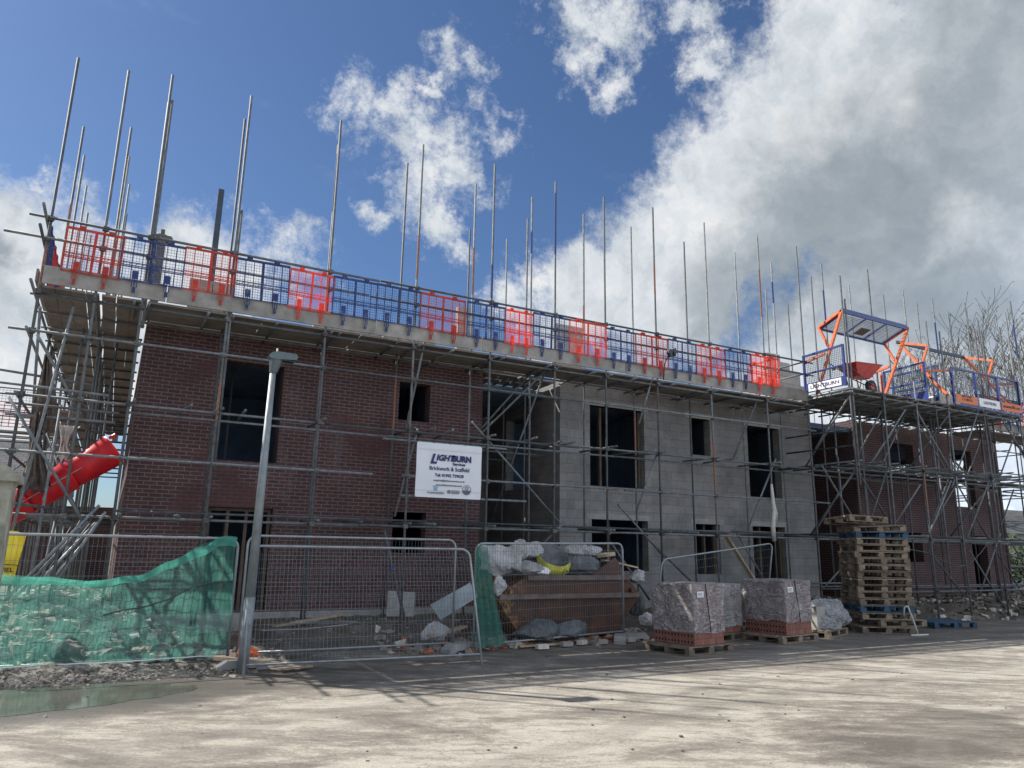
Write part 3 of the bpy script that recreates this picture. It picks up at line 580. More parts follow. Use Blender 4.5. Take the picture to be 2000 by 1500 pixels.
# boards: five rows and a spaced inner board
for r in range(5):
    y = 14.13+r*0.232; x = 0.12; j = 0
    while x < 17.1:
        L = min(3.9-(1.9 if (j == 0 and r % 2) else 0), 17.2-x); F.board((x, y+rn(-.006, .006), 5.895), (x+L-.02, y+rn(-.006, .006), 5.895), 0.222); x += L; j += 1
x = 0.2
while x < 17.0:
    L = min(3.9, 17.1-x)
    if not 7.4 < x+1 < 9.2: F.board((x, 15.355, 5.90), (x+L-.08, 15.355+rn(-.02, .02), 5.90), 0.2)
    x += L
x = -1.5
for L in (1.9, 3.9, 2.4, 3.9, 3.9, 2.56):
    F.board((x, YO-.045, 6.085), (x+L-.015, YO-.045, 6.085+rn(-.008, .008)), 0.036, 0.315, 'toe_board_wood', 'toe_board'); x += L
for x in OX:
    for z in (2.11, 4.03, 5.78, 6.72, 7.09, 3.1, 5.1): F.coupler(x, YO-.01, z, rn(-.4, .4))
# recess decks between the wings
for i in range(3):
    F.board((7.55+i*.1, 15.75+i*.62, 5.9), (9.6, 15.78+i*.62+rn(-.05, .1), 5.9), 0.46)
for i in range(7): F.tube('transom', (7.65+i*.3, 15.6, 5.83), (7.7+i*.3, 19.3, 5.83))
for (x, y) in ((7.96, 17.6), (9.18, 17.6), (9.0, 16.1)): F.pole(x, y, 0.3, 10.5, 0.02, foot=False)
for z in (2.2, 4.05): F.tube('ledger', (7.55, 16.1, z), (9.6, 16.1, z)); F.tube('ledger', (8.0, 17.6, z), (9.65, 17.6, z))

# ---- left return
Lf = Scaf(thing('scaffold', 'scaffold with raised plank deck running back along the left side wall', 'scaffold', (-1.53, 16.9, 0.3)))
LY = [16.9, 18.3, 20.0, 21.7, 23.6, 25.6, 27.6, 29.6, 31.6]
for i, y in enumerate(LY):
    Lf.pole(-1.53, y, 0.4, 10.5+rn(-.1, .1), 0.03, foot=False, band=(7.2, 8.6, 'orange_band') if i in (0, 3) else None); Lf.pole(-0.64, y-.4, 0.4, 10.5+rn(-.2, .1), 0.03, foot=False)
    for z in (2.15, 4.05): Lf.tube('transom', (-1.9, y, z), (0.1, y, z))
for z in (2.11, 3.1, 4.03, 5.1, 5.78, 6.72, 7.09):
    Lf.tube('ledger', (-1.58, 13.3 if z > 5.5 else 13.7, z-.02), (-1.58, 22.5, z)); Lf.tube('ledger', (-1.58, 22.5, z), (-1.58, 32.5, z))
for z in (2.11, 4.03, 5.78): Lf.tube('ledger', (-0.69, 14.4, z), (-0.69, 32.5, z))
for i in range(16): Lf.tube('transom', (-1.68, 14.35+i*1.15, 5.835), (0.12, 14.35+i*1.15, 5.835))
xs = [-1.42, -1.195, -0.97, -0.75, -0.50, -0.27, -0.055]
for r, x in enumerate(xs):
    y = 14.02
    j = 0
    while y < 32:
        L = 3.9 if not (j == 0 and r % 2) else 2.0; Lf.board((x, y, 5.895), (x+rn(-.008, .008), y+L-.02, 5.895), 0.215 if r != 3 else .2); y += L; j += 1
for z0 in (4.10,):
    for r, x in enumerate((-1.3, -1.05, -.8)):
        for y in (16, 20, 24): Lf.board((x, y, z0), (x, y+3.9, z0), 0.21)
y = 14.1
for L in (3.9, 3.9, 3.9, 3.9, 2.6): Lf.board((-1.60, y, 6.1), (-1.60, y+L-.02, 6.1), 0.036, 0.22, 'toe_board_wood', 'toe_board'); y += L
for i, (ya, za, yb, zb) in enumerate(((14.3, 5.6, 17.4, 2.2), (17.2, 5.6, 20.5, 2.2), (21, 5.6, 24, 2.2), (15, 2.0, 18, .6), (19, 4, 21, .6))): Lf.tube('brace', (-1.5, ya, za), (-1.5, yb, zb))
for i in range(9): Lf.tube('brace', (-1.45+.12*(i % 3), 14.6+i*.9, 0.5), (-0.35+.1*(i % 2), 14.8+i*.9, 2.05), 'fence_steel' if i % 2 else 'steel')
for i in range(7): Lf.tube('brace', (-1.2+rn(-.3, .3), 15+i*1.5, 0.5), (-1.0+rn(-.3, .5), 15.3+i*1.5, 2.1))
for (p, q) in (((-1.9, 14.05, 4.2), (-.3, 14.1, 4.16)), ((-1.75, 14.3, 3.92), (-.1, 14.3, 3.9)), ((-1.8, 14.8, 3.8), (-.15, 14.8, 3.8)), ((-2.6, 15.4, 4.7), (-.6, 15.4, 4.55)), ((-1.4, 14.0, 1.3), (-1.0, 14.0, 5.6)), ((-1.05, 14.5, .6), (-1.0, 14.6, 4.0)), ((-.95, 15.8, .6), (-.9, 15.8, 5.7)), ((-.35, 16.3, .6), (-.32, 16.3, 5.7)), ((-2.4, 13.9, 2.9), (-1.0, 14.6, 2.5)), ((-1.6, 13.7, 2.3), (-.3, 15.4, 2.2)), ((-1.5, 17, 4.1), (-.6, 15.5, 2.3))): Lf.tube('brace', p, q)
for y in (14.0,)+tuple(LY):
    for z in (2.11, 4.03, 5.78, 7.09): Lf.coupler(-1.55, y, z, 1.5+rn(-.3, .3))

# ---- loading bays on the right
Y1 = 12.6
Bs = Scaf(thing('scaffold', 'deep loading bay scaffold standing in front of the right hand brick wing', 'scaffold', (17.05, Y1, 0)))
FX = [17.05, 18.4, 19.9, 21.4, 23.2, 25.2]; ft = [9.28, 6.6, 7.0, 8.35, 6.9, 9.6]
for x, z1 in zip(FX, ft): Bs.pole(x, Y1, 0.1, z1, 0.03, band=(3.0, 4.3, 'orange_band') if x == 19.9 else None)
Bs.pole(20.95, Y1+.1, 5.2, 8.64, foot=False); Bs.tube('scaffold_pole', (17.1, Y1-.03, 3.5), (17.1, Y1-.03, 8.6)); Bs.pole(23.5, Y1+.1, 5.4, 8.8, foot=False); Bs.pole(24.2, Y1+.3, 5.2, 8.9, foot=False)
for i, (x, y) in enumerate(((18.4, 14.2), (20.1, 13.9), (20.85, 14.4), (22.8, 14.5), (24.3, 14.4), (25.9, 14.28), (26.8, 13.2), (29.0, 13.6))):
    Bs.pole(x, y, 0.2, 10.5+rn(-.05, .05), 0.03, band=(8.4, 9.6, ('blue_band', 'orange_band')[i % 2]) if i in (0, 4, 6) else None)
for i, (x, y) in enumerate(((19.0, 15.1), (20.8, 15.1), (22.6, 15.1), (24.4, 15.1), (26.3, 15.1), (28.2, 15.1), (29.6, 15.1), (18.5, 16.6), (20.3, 17.2), (30.4, 14.2))):
    Bs.pole(x, y, 0.25, (10.5 if i not in (7, 8) else 10.4)+rn(-.05, .05), 0.03, foot=False)
for z in (0.78, 2.15, 4.03, 5.98):
    for y, a, b_ in ((Y1+.05, 16.8, 25.4), (Y1+.72, 17.0, 25.6), (14.05, 17.2, 26.5), (14.05, 26.52, 31), (15.1, 17.3, 24), (15.1, 24.02, 31)):
        if z in (.78, 2.15) and y == Y1+.72: continue
        Bs.tube('ledger', (a+rn(-.2, .1), y, z+rn(-.02, .02)), (b_+rn(-.1, .2), y, z+rn(-.02, .02)))
for z, d in ((4.13, .42), (5.90, .42), (2.24, .9), (6.04, .36)):
    x = 17.1
    while x < 25.3: Bs.tube('transom', (x, Y1-.2+rn(-.12, .1), z), (x+rn(-.08, .08), 15.3, z)); x += d*(1.5 if z < 6 else 1.9)*rn(.85, 1.15)
for x in (26, 27.5, 29, 30.5):
    for z in (2.2, 4.1, 5.9): Bs.tube('transom', (x, 13.9, z), (x, 15.4, z))
for i, (a, z, b_, w) in enumerate([(16.54, 5.45, 15.73, 4.51), (18.35, 5.6, 17.08, 4.15), (19.42, 5.75, 17.78, 4.16), (19.97, 5.73, 21.29, 4.09), (23.02, 6.08, 21.21, 3.65), (17.08, 3.93, 18.18, 2.66), (21.21, 3.85, 19.8, 2.16), (23.14, 3.96, 21.61, 2.16), (19.81, 1.87, 21.21, 0.66), (21.72, 1.89, 23.08, 0.33), (24.09, 6.1, 25.26, 4.9), (19.75, 3.65, 18.51, 2.56)]):
    if i == 0: Bs.tube('brace', (18.44, 14.1, 5.87), (17.3, 14.1, 4.55)); continue
    Bs.tube('brace', (a, Y1+.05, z), (b_, Y1+.05, w))
for (a, z, b_, w) in ((21.64, 6.0, 19.81, 4.44), (26, 6.0, 24.5, 4.1), (24, 4.0, 22, 2.2), (28, 6, 30, 4.1), (29.9, 4, 28.1, 2.2)): Bs.tube('brace', (a, 14.15, z), (b_, 14.15, w))
for (x, za, zb) in ((17.12, 6.0, 4.1), (17.12, 4.0, 2.2), (21.5, 5.9, 4.1), (23.3, 4.0, 2.1)): Bs.tube('brace', (x, Y1, za), (x, 14.3, zb))
Bs.tube('brace', (17.1, 12.6, 2.1), (18.3, 12.65, 3.9))
for i in range(13): x = 18.0+i*.95+rn(-.2, .2); Bs.pole(x, 13.35+rn(-.1, .5), .2 if i % 2 else 2.3, (6.0, 4.4)[i % 3 == 0], .04, foot=False)
for i in range(11): x = 18.2+i*1.05; z = (2.2, 4.1, .6)[i % 3]; d = 1.5 if i % 2 else -1.5; Bs.tube('brace', (x, 13.4+.1*(i % 4), z), (x+d, 13.4+.1*(i % 4), z+1.85))
for i in range(8): Bs.tube('transom', (21+i*1.1, 13.8, 4.25+rn(-.05, .05)), (21.2+i*1.1, 15.4, 4.25))
for x in (25.9, 27.6, 29.3): Bs.tube('brace', (x, 14.2, 2.2), (x+1.5, 14.2, 4.0)); Bs.tube('brace', (x+1.5, 14.3, .4), (x, 14.3, 2.1)); Bs.tube('ledger', (17.1, 12.55, 5.0), (17.1, 14.9, 5.0)); Bs.tube('ledger', (17.1, 12.55, 4.55), (17.1, 14.9, 4.55))
Bs.tube('ledger', (17.0, 12.5, 5.98), (17.0, 15.2, 5.98), 'fence_steel'); Bs.tube('ledger', (17.0, 12.5, 6.06), (17.0, 14.2, 6.06), 'fence_steel')
for r in range(11):
    y = Y1+.14+r*.232; x = 17.1
    while x < 25.4: L = min(3.9, 25.5-x); Bs.board((x, y, 6.11), (x+L-.02, y, 6.11), .222); x += L
for r in range(5):
    y = 14.13+r*.232; Bs.board((25.5, y, 5.9), (28.4, y, 5.9), .222); Bs.board((28.42, y, 5.9), (31, y, 5.9), .222)
for (x, L) in ((19.2, 3.9), (23.12, 3.9), (27.04, 3.4)):
    for y in (14.3, 14.54, 14.8): Bs.board((x, y, 4.19), (x+L-.02, y, 4.19), .222)
Bs.board((25.5, 13.95, 6.1), (31, 13.95, 6.1), 0.036, 0.3, 'toe_board_wood', 'toe_board')
for z in (6.75, 7.1): Bs.tube('guard_rail', (25.2, 13.92, z), (31, 13.92, z)); Bs.tube('guard_rail', (17.0, 14.0, z), (17.02, 15.2, z))
for x in FX:
    for z in (.78, 2.15, 4.03, 5.98): Bs.coupler(x, Y1, z, rn(-.5, .5))
for x in (18.4, 20.1, 22.8, 24.3, 25.9, 29):
    for z in (2.15, 4.03, 5.98, 7.1): Bs.coupler(x, 14.1, z, rn(-.5, .5))

# ---- far right return and a separate scaffold beyond on the left
Rf = Scaf(thing('scaffold', 'distant scaffold seen against bright sky past the right end of the brick wing', 'scaffold', (30.6, 17, 0.2)))
for y in (16.8, 18.6, 20.5, 22.5, 24.5):
    for x in (30.2, 31.4, 33.2): Rf.pole(x, y, .2, 8.5+rn(-.5, 1.5), .05, foot=False)
for z in (1.3, 2.2, 3.1, 4.1, 5.0, 5.9, 6.8):
    for x in (30.2, 31.4, 33.2): Rf.tube('ledger', (x, 16.2, z), (x, 25, z))
    for y in (16.8, 20.5, 24.5): Rf.tube('transom', (29.6, y, z+.05), (34.5, y, z+.05))
for i in range(5): Rf.tube('brace', (30.2, 16.8+i*1.7, .4+i), (33, 17.5+i*1.5, 2.4+i))
for z in (3.1, 5.0): Rf.board((30.8, 16.5, z+.1), (30.8, 25, z+.1), .8)
Fl = Scaf(thing('scaffold', 'distant scaffold with red mesh guards beyond the left corner deck', 'scaffold', (-4, 30, 0.1)))
for x in (-10, -8, -6, -4.1, -2.4): Fl.pole(x, 30, .1, 6.9, .04, foot=False); Fl.pole(x, 31.3, .1, 6.9, .04, foot=False)
for z in (3.2, 5.1, 5.3, 6.0, 6.8): Fl.tube('ledger', (-11, 30, z), (-1.7, 30, z)); Fl.tube('ledger', (-11, 31.3, z), (-1.7, 31.3, z))
for i in range(4): Fl.tube('brace', (-10+i*2, 30, 3.2), (-8+i*2, 30, 5.1))
Fl.board((-11, 30.1, 5.3), (-1.7, 30.1, 5.3), .5, .06)
mb = MB()
for i in range(46): mb.box(-10.9+i*.2, -10.88+i*.2, 29.94, 29.96, 5.45, 6.3)
for j in range(8): mb.box(-10.9, -1.8, 29.93, 29.95, 5.45+j*.12, 5.475+j*.12)
mb.build("mesh_guard", "guard_orange", Fl.root)
mb = MB()
for i in range(90): mb.box(-10.9+i*.1, -10.892+i*.1, 29.94, 29.95, 6.3, 6.75)
for j in range(5): mb.box(-10.9, -1.8, 29.93, 29.94, 6.3+j*.1, 6.308+j*.1)
mb.build("wire_guard", "steel_dark", Fl.root)

# ------------------------------------------------------------------ brick guards clipped to the rails
def guard_mesh(mat, w=1.0):
    mb = MB(); H = 0.84; t = 0.006
    def bar(x0, x1, z0, z1, d=0.008): mb.box(x0, x1, -d/2, d/2, z0, z1)
    bar(0, w, H-.045, H, .02); bar(0, w, 0.0, 0.018); bar(0, .022, .018, H-.045, .02); bar(w-.022, w, .018, H-.045, .02)
    for x, ww in ((.17, .014), (.33, .014), (.5-.02, .04), (.69, .014), (.84, .014)): bar(x*w, x*w+ww, .0181, H-.0451, .014)
    nx = 21
    for i in range(1, nx):
        x = w*i/nx; bar(x-.0025, x+.0025, .0182, H-.0452, .004)
    for j in range(1, 15):
        z = H*j/15
        if z < H-.06: bar(.0221, w-.0221, z-.0025, z+.0025, .0045)
    for z in (.27, .30, .355): bar(.0221, w-.0221, z-.008, z+.008, .012)
    for i in range(10): mb.beam((w*(i+.3)/10, 0, .30), (w*(i+.7)/10, 0, .355), .008, .008)
    for x in (.25, .75):     # clips that drop over the toe board, and rail hooks
        xx = x*w; mb.box(xx-.05, xx+.05, -.028, -.012, .04, .20)
        for dx in (-.045, -.007, .031): mb.box(xx+dx, xx+dx+.014, -.028, -.014, -.12, .0399)
        mb.box(xx-.026, xx+.026, -.03, -.012, -.22, -.1201)
        mb.box(xx-.05, xx+.05, -.012, .05, H+.0005, H+.045); mb.box(xx-.03, xx+.03, -.02, -.0121, H-.03, H+.03)
    return mb.mesh('brick_guard', mat)
GM = {'orange': guard_mesh('guard_orange'), 'blue': guard_mesh('guard_blue')}
segs = [(-1.27, 'orange'), (-.40, 'blue'), (.61, 'orange'), (1.50, 'blue'), (2.49, 'orange'), (3.35, 'blue'), (4.25, 'blue'), (5.20, 'orange'), (6.30, 'blue'), (7.23, 'orange'), (7.95, 'blue'), (8.93, 'orange'), (9.98, 'blue'), (10.88, 'orange'), (11.9, 'blue'), (12.83, 'orange'), (13.85, 'blue'), (14.8, 'orange'), (15.86, None)]
# each long colour run is two overlapping panels
cnt = {'orange': 0, 'blue': 0}
for i in range(len(segs)-1):
    x, c = segs[i]; w = min(1.06, segs[i+1][0]-x+.02); root = bpy.data.objects.new('brick_guard', GM[c]); COL.objects.link(root)
    root.location = (x, YO-.085-(.012 if i % 2 else 0), 6.205+rn(-.02, .02)); root.scale = (w, 1, .96); root.rotation_euler = (rn(-.035, .035), rn(-.018, .018), rn(-.01, .01))
    cnt[c] += 1
    tag(root, f'{c} plastic mesh brick guard, {ORD[cnt[c]-1]} {c} one from the left corner of the front deck', 'guard panel', 'mesh guards clipped along the front deck')
for j, (y, c) in enumerate(((14.15, 'blue'), (15.15, 'orange'), (16.2, 'blue'), (17.3, 'orange'))):
    root = bpy.data.objects.new('brick_guard', GM[c]); COL.objects.link(root); root.location = (-1.53, y, 6.22); root.rotation_euler = (0, 0, pi/2)
    tag(root, f'{c} mesh guard seen edge on along the left return deck, {ORD[j]} behind the corner pole', 'guard panel', 'mesh guards on the left return')
root = bpy.data.objects.new('brick_guard', GM['orange']); COL.objects.link(root); root.location = (15.80, YO-.04, 6.2); root.rotation_euler = (0, 0, pi/2)
tag(root, 'orange mesh guard turned across the deck beside the stepped grey blocks', 'guard panel', 'mesh guards clipped along the front deck')
for j, (x, c) in enumerate(((25.7, 'orange'), (26.8, 'blue'), (27.9, 'orange'), (29.0, 'blue'))):
    root = bpy.data.objects.new('brick_guard', GM[c]); COL.objects.link(root); root.location = (x, 13.88, 6.2)
    tag(root, f'{c} mesh guard on the far right deck, {ORD[j]} one past the loading bay gates', 'guard panel', 'mesh guards on the far right deck')

# ------------------------------------------------------------------ sign banner
N = thing('banner', 'white contractor banner with navy lettering tied to the scaffold', 'banner', (6.0, 13.9, 2.7))
mb = MB()
bx0, bx1, bz0, bz1 = 5.28, 6.74, 2.70, 3.81
fn = lambda u, v: (bx0+(bx1-bx0)*u, 13.90+.006*sin(v*9+u*2)*(1 if 0.02 < v < .98 else 0), bz0+(bz1-bz0)*v+.02*(u-.5)*0)
mb.grid(fn, 24, 20); mb.grid(lambda u, v: (fn(u, v)[0], fn(u, v)[1]+.006, fn(u, v)[2]), 24, 20)
sheet = mb.build('banner_sheet', 'banner_white', N, smooth=True)
mb = MB(); mb.box(bx0, bx1, 13.888, 13.8905, 3.67, 3.675); mb.box(bx0, bx1, 13.888, 13.8905, 2.84, 2.845); mb.build('stitching', 'light_cloth', sheet)
cx = (bx0+bx1)/2; yy = 13.888
text_mesh('banner_text', 'L', .27, (5.64, yy, 3.475), 'print_navy', N, shear=.3, bold=.012)
text_mesh('banner_text', 'IGHT', .165, (5.90, yy, 3.51), 'print_navy', N, shear=.25, bold=.008, sx=1.02)
text_mesh('banner_text', 'BURN', .165, (6.28, yy, 3.51), 'print_navy', N, bold=.010, sx=1.0)
text_mesh('banner_text', 'Services', .075, (6.22, yy, 3.40), 'print_navy', N, bold=.003, sx=1.15)
text_mesh('banner_text', 'Brickwork & Scaffold', .115, (cx, yy, 3.29), 'print_navy', N, bold=.002, sx=.92)
text_mesh('banner_text', 'Tel: 01942 729628', .085, (cx, yy, 3.155), 'print_navy', N, bold=.003)
text_mesh('banner_text', 'enquiries@lightburnservices.co.uk', .05, (cx, yy, 3.05), 'print_grey', N, bold=.001)
text_mesh('banner_text', 'www.lightburnservices.co.uk', .05, (cx, yy, 2.96), 'print_grey', N, bold=.001)
text_mesh('banner_text', 'Constructionline', .06, (5.72, yy, 2.80), 'print_grey', N, bold=.001, sx=.9)
mb = MB()
for (a, b_, c_, d) in ((5.66, 5.78, 2.925, 2.94), (5.68, 5.70, 2.84, 2.924), (5.71, 5.76, 2.895, 2.91), (5.71, 5.725, 2.84, 2.894), (5.735, 5.75, 2.84, 2.894)): mb.box(a, b_, yy, yy+.003, c_, d)
mb.build('banner_logo', 'print_pale_blue', N)
mb = MB()
for i in range(2):
    for j in range(2): mb.box(5.98+i*.035, 6.008+i*.035, yy, yy+.003, 2.80+j*.035, 2.828+j*.035)
for j in range(3): mb.box(6.06, 6.25, yy, yy+.003, 2.80+j*.025, 2.812+j*.025)
mb.build('banner_logo', 'print_grey', N)
mb = MB(); n = 28; c0 = (6.41, 2.885); r1, r2 = .10, .09
vs = [(c0[0]+r*cos(2*pi*i/n), yy, c0[1]+r*sin(2*pi*i/n)) for r in (r1, r2) for i in range(n)]
mb.add(vs, [(i, (i+1) % n, n+(i+1) % n, n+i) for i in range(n)])
seg = [(c0[0]+r2*cos(t), yy-.0005, c0[1]+r2*sin(t)) for t in [pi+i*pi/14+.1*(1-i/7) for i in range(15)]]; mb.add(seg, [tuple(range(15))])
for i in range(5):
    t = pi/2+i*2*pi/5; mb.tube((c0[0]+.032*cos(t), yy-.001, c0[1]+.035+.028*sin(t)), (c0[0]+.032*cos(t), yy+.001, c0[1]+.035+.028*sin(t)), .014, 8)
mb.build('banner_logo', 'print_grey', N)
mb = MB()
for x in (5.29, 5.65, 6.0, 6.35, 6.73): mb.tube((x, 13.89, 3.80), (x+.01, 13.96, 3.86), .006, 5)
for x in (5.29, 6.73): mb.tube((x, 13.89, 2.71), (x, 13.97, 2.70), .006, 5)
mb.build('cable_tie', 'black_plastic', N)

# ------------------------------------------------------------------ lamp post
LP = thing('street_lamp', 'grey tapered lamp post with small flat lantern head, standing behind the mesh fence', 'lamp post', (1.82, 11.1, 0))
mb = MB(); mb.tube((1.82, 11.1, -.1), (1.84, 11.1, 1.0), .078, 20, .073); o = mb.build('post_base', 'lamp_grey', LP, smooth=True)
mb = MB(); mb.tube((1.84, 11.1, 1.0), (1.86, 11.05, 4.24), .070, 20, .044); mb.build('post', 'lamp_grey', LP, smooth=True)
mb = MB(); mb.box(1.80, 1.86, 11.018, 11.03, .35, .85); mb.build('inspection_door', 'lamp_grey', LP)
hd = MB(); hd.prism([(-.10, .0), (-.055, .055), (.02, .075), (.30, .06), (.33, .02), (.31, -.03), (.04, -.045), (-.06, -.035)], 'y', -.095, .095)
hd.v = [(x+1.86, y+11.03, z+4.46+.03*x) for x, y, z in hd.v]; hd.build('lamp_head', 'lamp_head_grey', LP)
mb = MB(); mb.tube((1.86, 11.05, 4.22), (1.89, 11.04, 4.43), .055, 12, .10); mb.build('bracket', 'lamp_head_grey', LP)
mb = MB(); mb.tube((1.89, 11.03, 4.52), (1.89, 11.03, 4.60), .014, 8); mb.build('photocell', 'paper_white', LP)
mb = MB(); mb.box(1.96, 2.15, 10.96, 11.10, 4.41, 4.424); mb.build('lens', 'black_plastic', LP)

# ------------------------------------------------------------------ temporary fence panels
def fence(name_label, p0, p1, z0, H, lean=(0, 0), legs=.12, slopez=0.0, rnd=.14):
    """p0,p1: feet of the two uprights; lean: offset of the top"""
    p0 = Vector((*p0, z0)); p1 = Vector((*p1, z0+slopez)); d = (p1-p0); L = d.length; d.normalize(); up = Vector((lean[0], lean[1], H)); upn = up.normalized()
    root = thing('mesh_barrier', name_label, 'mesh fence', tuple(p0), group='temporary mesh fence panels')
    def P(u, h): return p0+d*u+upn*h
    r = rnd; pts = [P(0, 0), P(0, H-r)]
    for i in range(1, 6): t = i*pi/12; pts.append(P(r-r*cos(t), H-r+r*sin(t)))
    pts.append(P(r, H))
    pts2 = [P(L-r, H)]+[P(L-r+r*sin(i*pi/12), H-r+r*cos(i*pi/12)) for i in range(1, 6)]+[P(L, H-r), P(L, 0)]
    mb = MB(); mb.poly(pts+pts2, .020, 8); mb.build('frame', 'fence_steel', root, smooth=True)
    mb = MB(); mb.tube(P(.02, legs), P(L-.02, legs), .017, 8); mb.build('bottom_rail', 'fence_steel', root, smooth=True)
    mb = MB(); n = int(L/.058); nrm = d.cross(upn)
    for i in range(1, n):
        u = L*i/n; top = H-.02 if r < u < L-r else H-.06; mb.beam(P(u, legs), P(u, top)+nrm*rn(-.012, .012), .0032, .0032)
    for j in range(8): h = legs+.02+(H-legs-.06)*(j+.5)/8; mb.beam(P(.02, h), P(L-.02, h), .0045, .0045)
    mb.build('wire_mesh', 'mesh_wire', root); return root, P, L
fence('mesh fence panel with sagging green debris netting, beside the puddle', (-1.82, 11.95), (1.74, 11.98), .0, 1.80)
fence('upright mesh fence panel behind the leaning one, in front of bare brick wall', (1.88, 11.98), (5.36, 12.0), .02, 1.83)
fence('loose mesh fence panel leaning back against the others beside the lamp post', (1.78, 10.72), (5.20, 10.52), .0, 1.87, lean=(0.10, .85), legs=.16)
fence('mesh fence panel in front of the rusty skip', (5.62, 11.72), (9.10, 12.18), .0, 1.80, lean=(.0, .0), slopez=.06)
fence('tilted mesh fence panel behind the wrapped brick packs', (10.75, 13.35), (14.1, 13.2), -.15, 1.72, slopez=.42, lean=(.35, 0))
def foot(x, y, rz, label):
    o = MB(); o.prism([(-.34, 0), (-.2, 0), (-.17, .03), (.17, .03), (.2, 0), (.34, 0), (.34, .06), (.22, .14), (-.22, .14), (-.34, .06)], 'y', -.11, .11)
    c, s = cos(rz), sin(rz); o.v = [(x+a*c-b_*s, y+a*s+b_*c, z+.005) for a, b_, z in o.v]
    return single('ballast_block', o, 'concrete', label, 'ballast block', 'feet under the fence panels')
foot(1.85, 11.35, .1, 'grey fence foot at the base of the lamp post'); foot(5.45, 11.9, .4, 'grey fence foot between the leaning panel and the skip'); foot(9.3, 12.15, 0.1, 'grey fence foot between skip and wrapped bricks'); foot(8.85, 11.95, .9, 'grey fence foot lying askew at the right end of the skip')

# green debris netting
def nettop(u):
    P = [(-1.95, 1.33), (-1.2, 1.29), (-.62, 1.22), (-.01, 1.16), (.43, 1.26), (.8, 1.44), (1.25, 1.72), (1.46, 1.82), (1.70, 1.81)]
    x = -1.95+3.65*u
    for (a, za), (b_, zb) in zip(P, P[1:]):
        if a <= x <= b_: t = (x-a)/(b_-a); t = t*t*(3-2*t)*.5+t*.5; return x, za+(zb-za)*t
    return x, 1.81
def netfn(u, v, dy=0.0):
    x, zt = nettop(u); z = .10+(zt-.10)*v
    y = 11.90+dy-.035*sin(x*4+v*3)*(1-v)-.06*noise.noise(Vector((x*1.5, v*3, 2)))-.035*abs(noise.noise(Vector((x*4+v*3, v*5-x*2, 2))))*2
    return (x+.04*(1-v)*sin(v*5)*(u > .9), y, z+.012*noise.noise(Vector((x*5, v, 7))))
NT1 = thing('debris_netting', 'sagging green debris netting draped on the fence above the puddle', 'netting', (-.1, 11.9, .1))
mb = MB(); mb.grid(netfn, 70, 24); mb.build('net_sheet', 'green_net', NT1, smooth=True)
mb = MB(); mb.grid(lambda u, v: (lambda q: (q[0], q[1]-.03, q[2]))(netfn(u, .925+.085*v-.02*sin(u*9)-.015*sin(u*31))), 70, 3); mb.build('folded_hem', 'green_net_fold', NT1, smooth=True)
mb = MB(); mb.poly([(lambda q: (q[0], q[1]-.02, q[2]))(netfn(u/20, .02)) for u in range(21)], .008, 5); mb.build('edge_cord', 'paper_white', NT1)
mb = MB(); mb.poly([(lambda q: (q[0], q[1]-.025, q[2]))(netfn(.55+.45*u/12, .60+.04*u/12+.012*sin(u))) for u in range(13)], .011, 5); mb.build('seam', 'hose', NT1)
N2 = thing('debris_netting', 'narrow strip of green netting gathered at the left end of the skip fence', 'netting', (5.8, 11.62, .1))
def n2(u, v):
    xl = 5.60+.03*sin(v*6); xr = 5.80+.42*(1-v)**1.2; x = xl+(xr-xl)*u
    return (x, 11.62+.035*sin(u*22)*(1-.3*v)+.05*u*(1-v), .09+1.67*v)
mb = MB(); mb.grid(n2, 30, 16); mb.grid(lambda u, v: (n2(u, v)[0]+.01, n2(u, v)[1]+.05, n2(u, v)[2]*.99), 20, 10); mb.build('net_sheet', 'green_net', N2, smooth=True)

# ------------------------------------------------------------------ skip and its load
SK = thing('skip', 'rusty brown skip with flaking yellow paint at its left end', 'skip', (8.0, 12.35, 0.08))
prof = [(6.95, .12), (9.12, .12), (9.66, .84), (9.34, 1.22), (7.02, 1.22), (6.36, .84)]
def skip_pt(i, y): return (prof[i][0], y, prof[i][1])
mb = MB(); ya, yb = 12.35, 13.85
# walls as thick shell: outer faces, floor and inner lining
out = [(x, ya+(.10 if z < .5 else (.02 if z < 1 else 0)), z) for x, z in prof]; outb = [(x, yb-(.10 if z < .5 else 0), z) for x, z in prof]
mb.add(out+outb, [(0, 1, 2, 5), (5, 2, 3, 4), (6, 11, 8, 7), (11, 10, 9, 8), (0, 6, 7, 1), (1, 7, 8, 2), (2, 8, 9, 3), (5, 11, 6, 0), (4, 10, 11, 5)])
t = .04; inn = [(x+(t if i in (0, 4, 5) else -t), ya+(.12 if z < .5 else .045), z+(t if z < .5 else 0)) for i, (x, z) in enumerate(prof)]; innb = [(x+(t if i in (0, 4, 5) else -t), yb-(.12 if z < .5 else .045), z+(t if z < .5 else 0)) for i, (x, z) in enumerate(prof)]
mb.add(inn+innb, [(5, 2, 1, 0), (4, 3, 2, 5), (7, 8, 11, 6), (8, 9, 10, 11), (1, 7, 6, 0), (2, 8, 7, 1), (3, 9, 8, 2), (0, 6, 11, 5), (5, 11, 10, 4)])
c8 = Vector((8.0, 12.35, .08)); body = mb.build('skip_body', 'rusty_skip', SK)
mb = MB(); mb.beam((7.0, ya-.015, 1.19), (9.36, ya-.015, 1.19), .07, .09); mb.beam((7.0, yb, 1.19), (9.36, yb, 1.19), .07, .09); mb.beam((7.02, ya, 1.18), (7.02, yb, 1.18), .06, .08); mb.beam((9.34, ya, 1.18), (9.34, yb, 1.18), .06, .08); mb.build('rim', 'worn_rail', SK)
